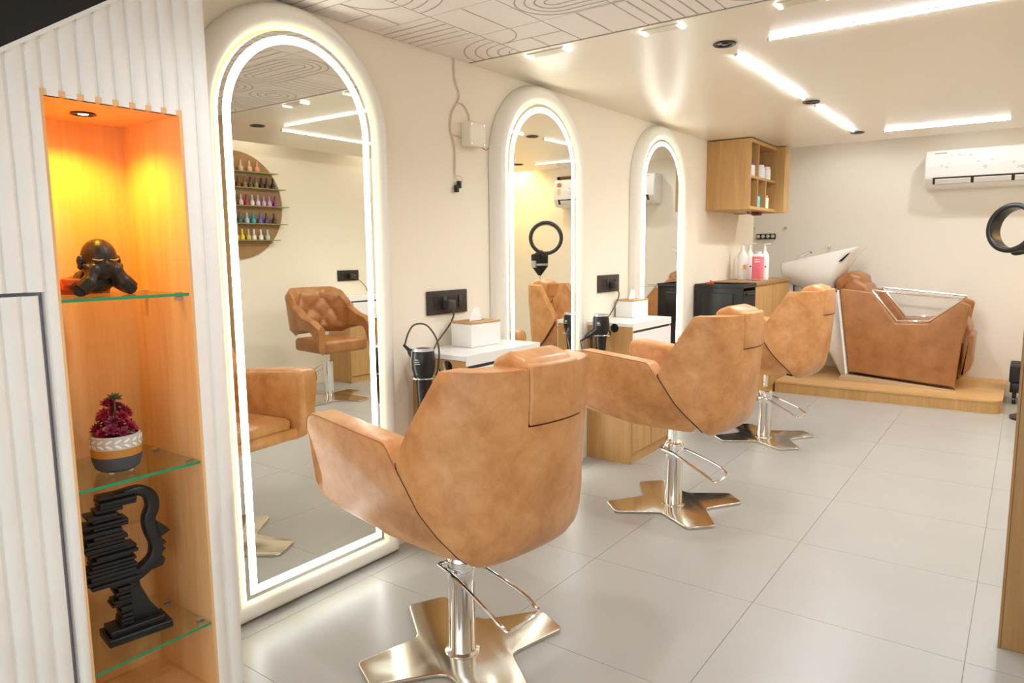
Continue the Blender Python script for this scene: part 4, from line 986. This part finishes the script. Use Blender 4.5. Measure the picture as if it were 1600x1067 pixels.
bm = BM(); rprism(bm, [(0.765, 1.225), (0.845, 1.300), (0.862, 1.305), (0.795, 1.225)], XZ, 7.256, 7.30, 0.004, 0.004); obj('basin_grip', bm, M_BLACK, su)
bm = BM(); rbox(bm, 0.26, 0.33, 7.40, 7.60, 0.1105, 1.02, 0.01); obj('support_post', bm, M_WHITE, su)
bm = BM(); box(bm, 0.331, 0.338, 7.395, 7.42, 0.50, 1.0); obj('post_slot', bm, M_BLACKM, su)
bm = BM(); tube(bm, spline([(0.33, 7.5, 1.235), (0.36, 7.5, 1.28), (0.44, 7.49, 1.315), (0.475, 7.48, 1.30)], 5), 0.009, 8); tube(bm, spline([(0.37, 7.55, 1.24), (0.39, 7.55, 1.275), (0.43, 7.55, 1.30)], 4), 0.007, 8); cyl(bm, (0.33, 7.5, 1.21), (0.33, 7.5, 1.245), 0.017, seg=14); obj('tap', bm, M_CHROME, su)
bm = BM(); tube(bm, spline([(0.66, 7.42, 0.50), (0.67, 7.40, 0.36), (0.62, 7.38, 0.22), (0.52, 7.36, 0.155), (0.42, 7.36, 0.145)], 6), 0.027, 12); obj('drain_hose', bm, mat('hose_grey', srgb(70, 68, 66), 0.5), su)
obj('neck_clip', box(BM(), 0.695, 0.735, 7.44, 7.56, 0.905, 0.935), M_BLACKM, su)
# small black drawer cart by the platform
bc = thing('black_cart', 'small black cart on castors at the right end of the platform', 'cart', (2.3, 7.45, 0))
obj('box', rbox(BM(), 2.155, 2.55, 7.36, 7.75, 0.19, 0.33, 0.006, 0.02), M_BLACKM, bc)
obj('lower_box', rbox(BM(), 2.165, 2.54, 7.37, 7.74, 0.10, 0.185, 0.006, 0.02), M_BLACK, bc)
for x in (2.20, 2.50):
    for y in (7.40, 7.70):
        bm = BM(); cyl(bm, (x-0.014, y, 0.032), (x+0.014, y, 0.032), 0.032, seg=18); box(bm, x-0.016, x+0.016, y-0.01, y+0.01, 0.05, 0.102); obj('castor', bm, M_BLACK, bc)

# air conditioner
ac = thing('air_conditioner', 'white split air conditioner with faint floral print on the back wall', 'air conditioner', (2.07, YB, 1.89))
AX0, AX1 = 1.375, 2.77
prof = [(YB-0.001, 1.895), (YB-0.001, 2.245), (YB-0.20, 2.245, 0.03), (YB-0.225, 2.10, 0.05), (YB-0.222, 1.99, 0.04), (YB-0.17, 1.905, 0.05)]
obj('case', rprism(BM(), prof, lambda a, b, d: (d, a, b), AX0, AX1, 0.012), M_WHITE, ac, smooth=50)
bm = BM(); rprism(bm, [(YB-0.2285, 1.995), (YB-0.223, 1.995), (YB-0.195, 1.935), (YB-0.203, 1.935)], lambda a, b, d: (d, a, b), AX0+0.07, AX1-0.07); obj('outlet_slot', bm, M_DARK, ac)
for k in range(4):
    x0 = AX0+0.09+k*0.305
    bm = BM(); rprism(bm, [(YB-0.236, 1.975), (YB-0.230, 1.98), (YB-0.207, 1.937), (YB-0.214, 1.935)], lambda a, b, d: (d, a, b), x0, x0+0.28); obj('louvre', bm, M_WHITE, ac)
M_PRINT = mat('ac_print', srgb(196, 190, 186), 0.5)
rs = random.Random(5); bm = BM()
for k in range(26):
    x = AX0+0.06+rs.random()*(AX1-AX0-0.25); z = 2.05+rs.random()*0.14; n = rs.choice((3, 4, 5)); r = rs.uniform(0.006, 0.011); yy = YB-0.2245-0.001*((2.2-z)/0.1) 
    yy = YB-0.20-0.025*(2.245-z)/0.145-0.0012
    if z < 2.10: yy = YB-0.2262
    for i in range(n):
        a = 2*PI*i/n; cx_, cz_ = x+r*math.cos(a), z+r*math.sin(a)
        bm.faces.new([bm.verts.new((cx_+r*0.55*math.cos(b), yy, cz_+r*0.55*math.sin(b))) for b in [2*PI*j/6 for j in range(6)]])
obj('floral_print', bm, M_PRINT, ac)
bm = BM(); box(bm, AX0+0.075, AX0+0.17, YB-0.2065, YB-0.2045, 2.212, 2.219); obj('maker_mark', bm, mat('ac_mark', srgb(150, 146, 144), 0.5), ac)
bm = BM(); cyl(bm, (2.685, YB-0.216, 2.172), (2.685, YB-0.205, 2.172), 0.034, seg=24); obj('energy_badge', bm, mat('badge_orange', srgb(226, 120, 30), 0.5), ac)
bm = BM(); box(bm, 2.66, 2.71, YB-0.2265, YB-0.215, 2.05, 2.13); obj('energy_label', bm, mat('badge_yellow', srgb(232, 216, 150), 0.5), ac)
bm = BM(); box(bm, 2.78, 2.82, YB-0.05, YB-0.001, 2.12, 2.30); box(bm, 2.60, 2.82, YB-0.05, YB-0.001, 2.27, 2.30)
tag(obj('pipe_cover', bm, mat('brown_pipe_cover', srgb(110, 70, 36), 0.6)), 'brown pipe duct around the end of the air conditioner', 'pipe cover')

# hair steamer on a stand
hs = thing('hair_processor', 'black ring-shaped hair processor lamp on a stand, cut by the right edge', 'hair processor', (2.22, 6.86, 0))
RC = Vector((2.125, 6.62, 1.487)); nrm = Vector((-0.55, -0.83, 0.10)).normalized()
bm = BM(); u, v = basis(nrm); rings = []
for i in range(48):
    a = 2*PI*i/48; e = u*math.cos(a)+v*math.sin(a)
    P = fillet([(0.150, -0.065), (0.183, -0.06), (0.190, 0.06), (0.150, 0.065)], 0.015, 4)
    rings.append([RC+e*p.x+nrm*p.y for p in P])
rings.append(rings[0]); ring_loft(bm, rings, cap0=False, cap1=False); obj('ring', bm, M_BLACK, hs, smooth=50)
bm = BM()
for i in range(6):
    a = 2.0+0.25*i; e = u*math.cos(a)+v*math.sin(a); q = RC+e*0.148
    tube(bm, [q-nrm*0.03, q+nrm*0.03], 0.006, 8)
obj('heater_bar', bm, mat('heater_metal', srgb(210, 150, 80), 0.3, 0.8), hs)
PX, PY = 2.31, 6.77
bm = BM(); lathe(bm, [(0, 0), (0.018, 0), (0.092, 0.10), (0.097, 0.11), (0.097, 0.235), (0.086, 0.245), (0, 0.245)], (PX, PY, 1.070), seg=20); obj('control_housing', bm, M_BLACKM, hs)
bm = BM(); lathe(bm, [(0.0965, 0.113), (0.099, 0.115), (0.099, 0.135), (0.0965, 0.137)], (PX, PY, 1.070), seg=20); rbox(bm, PX-0.02, PX+0.04, PY-0.115, PY-0.09, 1.16, 1.24, 0.004); obj('control_panel', bm, M_SILV, hs)
bm = BM(); tube(bm, spline([(PX, PY, 1.31), (PX-0.03, PY-0.01, 1.34), RC+Vector((0.03, 0.0, -0.182)), RC+Vector((0, 0, -0.176))], 5), 0.022, 10); cyl(bm, (PX+0.04, PY-0.09, 1.29), (PX+0.04, PY+0.03, 1.33), 0.014, seg=10); obj('ring_arm', bm, M_BLACK, hs)
obj('pole', cyl(BM(), (PX, PY, 0.07), (PX, PY, 1.09), 0.013, seg=14), M_CHROME, hs)
obj('foot_disc', lathe(BM(), [(0, 0.0005), (0.13, 0.0005), (0.13, 0.02), (0.05, 0.05), (0.02, 0.075), (0, 0.075)], (PX, PY, 0), seg=28), M_BLACK, hs)

# wooden partition panel at the right edge
wp = thing('wooden_partition', 'tall oak partition panel standing at the right edge of the picture', 'partition', (2.5, 2.83, 0))
obj('panel', box(BM(), 2.236, 2.80, 2.782, 2.858, 0.0, ZC+0.003), M_OAKD, wp, bevel=0.002)
obj('edge_band', box(BM(), 2.228, 2.236, 2.780, 2.860, 0.0, ZC+0.003), M_OAKD, wp, bevel=0.001)

# ================================================================== OPPOSITE WALL (seen in the mirrors)
nb = thing('polish_display', 'round wooden nail polish board with glass shelves, seen in the first mirror', 'display board', (XR, 3.84, 1.30))
BCY, BCZ, BR_ = 3.835, 1.79, 0.49
obj('board', lathe(BM(), [(0, 0.001), (BR_, 0.001), (BR_, 0.018), (0, 0.018)], (XR, BCY, BCZ), (-1, 0, 0), 64), M_OAKD, nb)
rows = {2.097: [(3.50, 'c88a7c', 'dusty rose'), (3.59, 'd8a89a', 'pale blush'), (3.68, 'd89a88', 'soft coral'), (3.775, 'e0a08a', 'peach'), (3.868, 'dcb4a6', 'beige pink'), (3.959, 'e2b8a4', 'light nude'), (4.041, 'e89a84', 'salmon')],
        1.953: [(3.55, '7a5a44', 'walnut brown'), (3.66, '9a5a40', 'rust brown'), (3.78, 'b0704a', 'copper'), (3.834, '7a4a34', 'chestnut'), (3.902, '9a7a54', 'tan'), (3.961, '6a5038', 'coffee brown'), (4.022, '94825e', 'khaki'), (4.077, '46302e', 'dark maroon'), (4.134, '5a3a34', 'cocoa'), (4.202, '2a2a26', 'black')],
        1.790: [(3.53, 'd06070', 'rose red'), (3.62, 'c86a60', 'brick pink'), (3.70, 'b84050', 'cherry red'), (3.781, 'c8826a', 'terracotta'), (3.852, 'ecc0c8', 'baby pink'), (3.910, 'a83a4a', 'crimson'), (3.969, 'f0dcd4', 'ivory pink'), (4.031, 'dcbcd8', 'pale lilac'), (4.093, 'dca8cc', 'candy pink'), (4.154, 'd0a0d0', 'lavender'), (4.217, '9a3a84', 'magenta purple')],
        1.628: [(3.55, '40a0a0', 'sea green'), (3.670, '8ad8c8', 'mint'), (3.759, '70b0a0', 'sage green'), (3.832, '46705e', 'dark green'), (3.904, 'a8d0e8', 'pale blue'), (3.972, '2ab0b0', 'turquoise'), (4.043, '5a6ac0', 'blue'), (4.112, '5a3a8a', 'violet'), (4.198, '4a2a4a', 'aubergine')],
        1.475: [(3.57, 'e8b020', 'amber'), (3.672, 'f0cc10', 'bright yellow'), (3.792, 'ecb070', 'apricot'), (3.847, 'f0d030', 'lemon yellow'), (3.912, 'd8c070', 'pale gold'), (3.970, 'ece6d0', 'cream'), (4.043, 'f2ece0', 'white'), (4.115, 'c8ccc0', 'silver grey')]}
pol_me = None; names_ = {}
ORD = ['topmost', 'second', 'middle', 'fourth', 'lowest']
HUE = {}
def hexc(h): return srgb(int(h[0:2], 16), int(h[2:4], 16), int(h[4:6], 16))
for ri, (z, lst) in enumerate(rows.items()):
    half = math.sqrt(max(0.02, BR_**2-(z-BCZ)**2))+0.02
    bm = BM(); box(bm, XR-0.105, XR-0.019, BCY-half, BCY+half, z-0.008, z)
    obj('glass_shelf', bm, M_GEDGE2, nb)
    for bi, (y, hx, cn) in enumerate(lst):
        if hx not in MATS: mat(hx, hexc(hx), 0.25)
        t = thing('nail_polish', '%s nail polish bottle on the %s shelf of the round board' % (cn, ORD[ri]), 'nail polish', (XR-0.06, y, z), group='nail polish bottles on the round board')
        if pol_me is None:
            b_ = BM(); lathe(b_, [(0, 0.0005), (0.019, 0.0005), (0.022, 0.004), (0.022, 0.036), (0.014, 0.048), (0.009, 0.050), (0, 0.050)], (0, 0, 0), seg=14); OFF[t] = Vector((0, 0, 0)); o1 = obj('bottle', b_, MATS[hx], t)
            b_ = BM(); lathe(b_, [(0, 0.050), (0.0105, 0.050), (0.0075, 0.098), (0.006, 0.10), (0, 0.10)], (0, 0, 0), seg=12); o2 = obj('cap', b_, MATS[hx], t); pol_me = (o1.data, o2.data)
        else:
            for nm, me in zip(('bottle', 'cap'), pol_me):
                o_ = bpy.data.objects.new(nm, me); COL.objects.link(o_); o_.parent = t; o_.material_slots[0].link = 'OBJECT'; o_.material_slots[0].material = MATS[hx]
# tufted tub chair opposite
tc = thing('tufted_chair', 'tan button-tufted tub chair on a steel foot, seen in the first mirror', 'salon chair', (2.985, 4.235, 0), local=True, rotz=math.radians(4))
def tub_sec(s):
    """s in 0..1 around the back from one arm front to the other; returns centre (u,v), z0, z1, thickness"""
    a = (s-0.5)*2        # -1..1
    ang = a*PI*0.62
    k = abs(a)
    if k < 0.62:
        th = a/0.62*PI/2; n = 2/2.5
        u = -0.02+0.27*abs(math.cos(th))**n; v = 0.27*math.copysign(abs(math.sin(th))**n, math.sin(th))
    else:
        q = (k-0.62)/0.38; u = -0.02-0.30*q; v = math.copysign(0.27+0.015*math.sin(PI*q), a)
    zt = lerp([(0, 1.03), (0.30, 1.03), (0.45, 0.99), (0.62, 0.86), (0.74, 0.795), (0.90, 0.765), (1.0, 0.72)], k)
    zb = lerp([(0, 0.60), (0.45, 0.60), (0.60, 0.64), (0.75, 0.665), (0.86, 0.655), (0.92, 0.60), (1.0, 0.46)], k)
    return u, v, zb, zt
bm = BM(); NS = 96; rings = []; NB = 22
cen = [Vector(tub_sec(i/NS)[:2]) for i in range(NS+1)]
for i in range(NS+1):
    u, v, zb, zt = tub_sec(i/NS); d = (cen[min(i+1, NS)]-cen[max(i-1, 0)]).normalized(); n = Vector((d.y, -d.x))
    if n.dot(Vector((u+0.1, v))) < 0: n = -n
    k = abs(i/NS-0.5)*2; T = 0.045; ring = []
    for j in range(NB+1):
        z = zb+(zt-zb)*j/NB; lean = 0.10*max(0, (z-0.62))*(1 if k < 0.6 else 0.2)
        edge = min(1.0, min(j, NB-j)/3.0); 
        ring.append(Vector((u+n.x*(T*edge+lean)+0.0, v+n.y*(T*edge+lean), z)))
    for j in range(NB, -1, -1):
        z = zb+(zt-zb)*j/NB; lean = 0.10*max(0, (z-0.62))*(1 if k < 0.6 else 0.2)
        edge = min(1.0, min(j, NB-j)/3.0); tuft = 0.0
        if k < 0.5:
            p, q = (i/NS-0.5)*14, (z-0.62)*9.5
            tuft = 0.034*(abs(math.sin(PI*(p+q)/2))*abs(math.sin(PI*(p-q)/2)))**0.45*(1-k/0.5)**0.3*edge
        ring.append(Vector((u-n.x*((T-0.012)*edge+tuft)+n.x*lean, v-n.y*((T-0.012)*edge+tuft)+n.y*lean, z)))
    rings.append(ring)
ring_loft(bm, rings); obj('tub_back', bm, M_LEATH2, tc, smooth=60)
bm = BM()
for p_ in range(-4, 5):
    for q_ in (1, 2, 3):
        if (p_+q_) % 2: continue
        i = int(round((0.5+p_/14)*NS)); z = 0.62+q_/9.5+0.002
        u, v, zb, zt = tub_sec(i/NS)
        if z > zt-0.05: continue
        d = (cen[i+1]-cen[i-1]).normalized(); n = Vector((d.y, -d.x))
        if n.dot(Vector((u+0.1, v))) < 0: n = -n
        off_ = -0.034+0.10*(z-0.62)
        sphere(bm, (u+n.x*off_, v+n.y*off_, z), 0.010, 10, 6)
obj('tufting_button', bm, M_PIPE, tc)
obj('seat', rprism(BM(), [(-0.31, -0.25), (0.20, -0.23), (0.20, 0.23), (-0.31, 0.25)], XY, 0.46, 0.575, 0.03, 0.07, nr=5), M_LEATH2, tc, smooth=60)
obj('piston', cyl(BM(), (0, 0, 0.34), (0, 0, 0.465), 0.015), M_CHROME, tc)
obj('column', lathe(BM(), [(0, 0.012), (0.045, 0.012), (0.045, 0.35), (0, 0.352)], seg=24), M_CHROME, tc)
bm = BM(); tube(bm, spline([(0.0, -0.05, 0.33), (0.06, -0.05, 0.31), (0.2, -0.05, 0.24), (0.24, 0.0, 0.22), (0.2, 0.05, 0.24), (0.06, 0.05, 0.31), (0, 0.05, 0.33)], 5), 0.006, 8); obj('pump_lever', bm, M_CHROME, tc)
bp_ = [o for o in c1.children if o.name.startswith('base_plate')][0].copy(); COL.objects.link(bp_); bp_.parent = tc
# warm wall lamp in the far right corner
wl = thing('corner_spotlight', 'warm spotlight near the far right corner, glowing in the second mirror', 'spotlight', (3.45, 7.7, 2.64))
bm = BM(); lathe(bm, [(0, 0.11), (0.05, 0.11), (0.055, 0.1), (0.045, 0.0), (0.035, 0.0), (0.03, 0.03), (0, 0.03)], (3.45, 7.7, 2.64), seg=20); obj('housing', bm, M_BLACK, wl)
light('warm_lamp', 'SPOT', (3.45, 7.7, 2.63), 70, (1.0, 0.64, 0.18), wl, 0.03, math.radians(120), 0.8, (3.5, 7.98, 1.6))
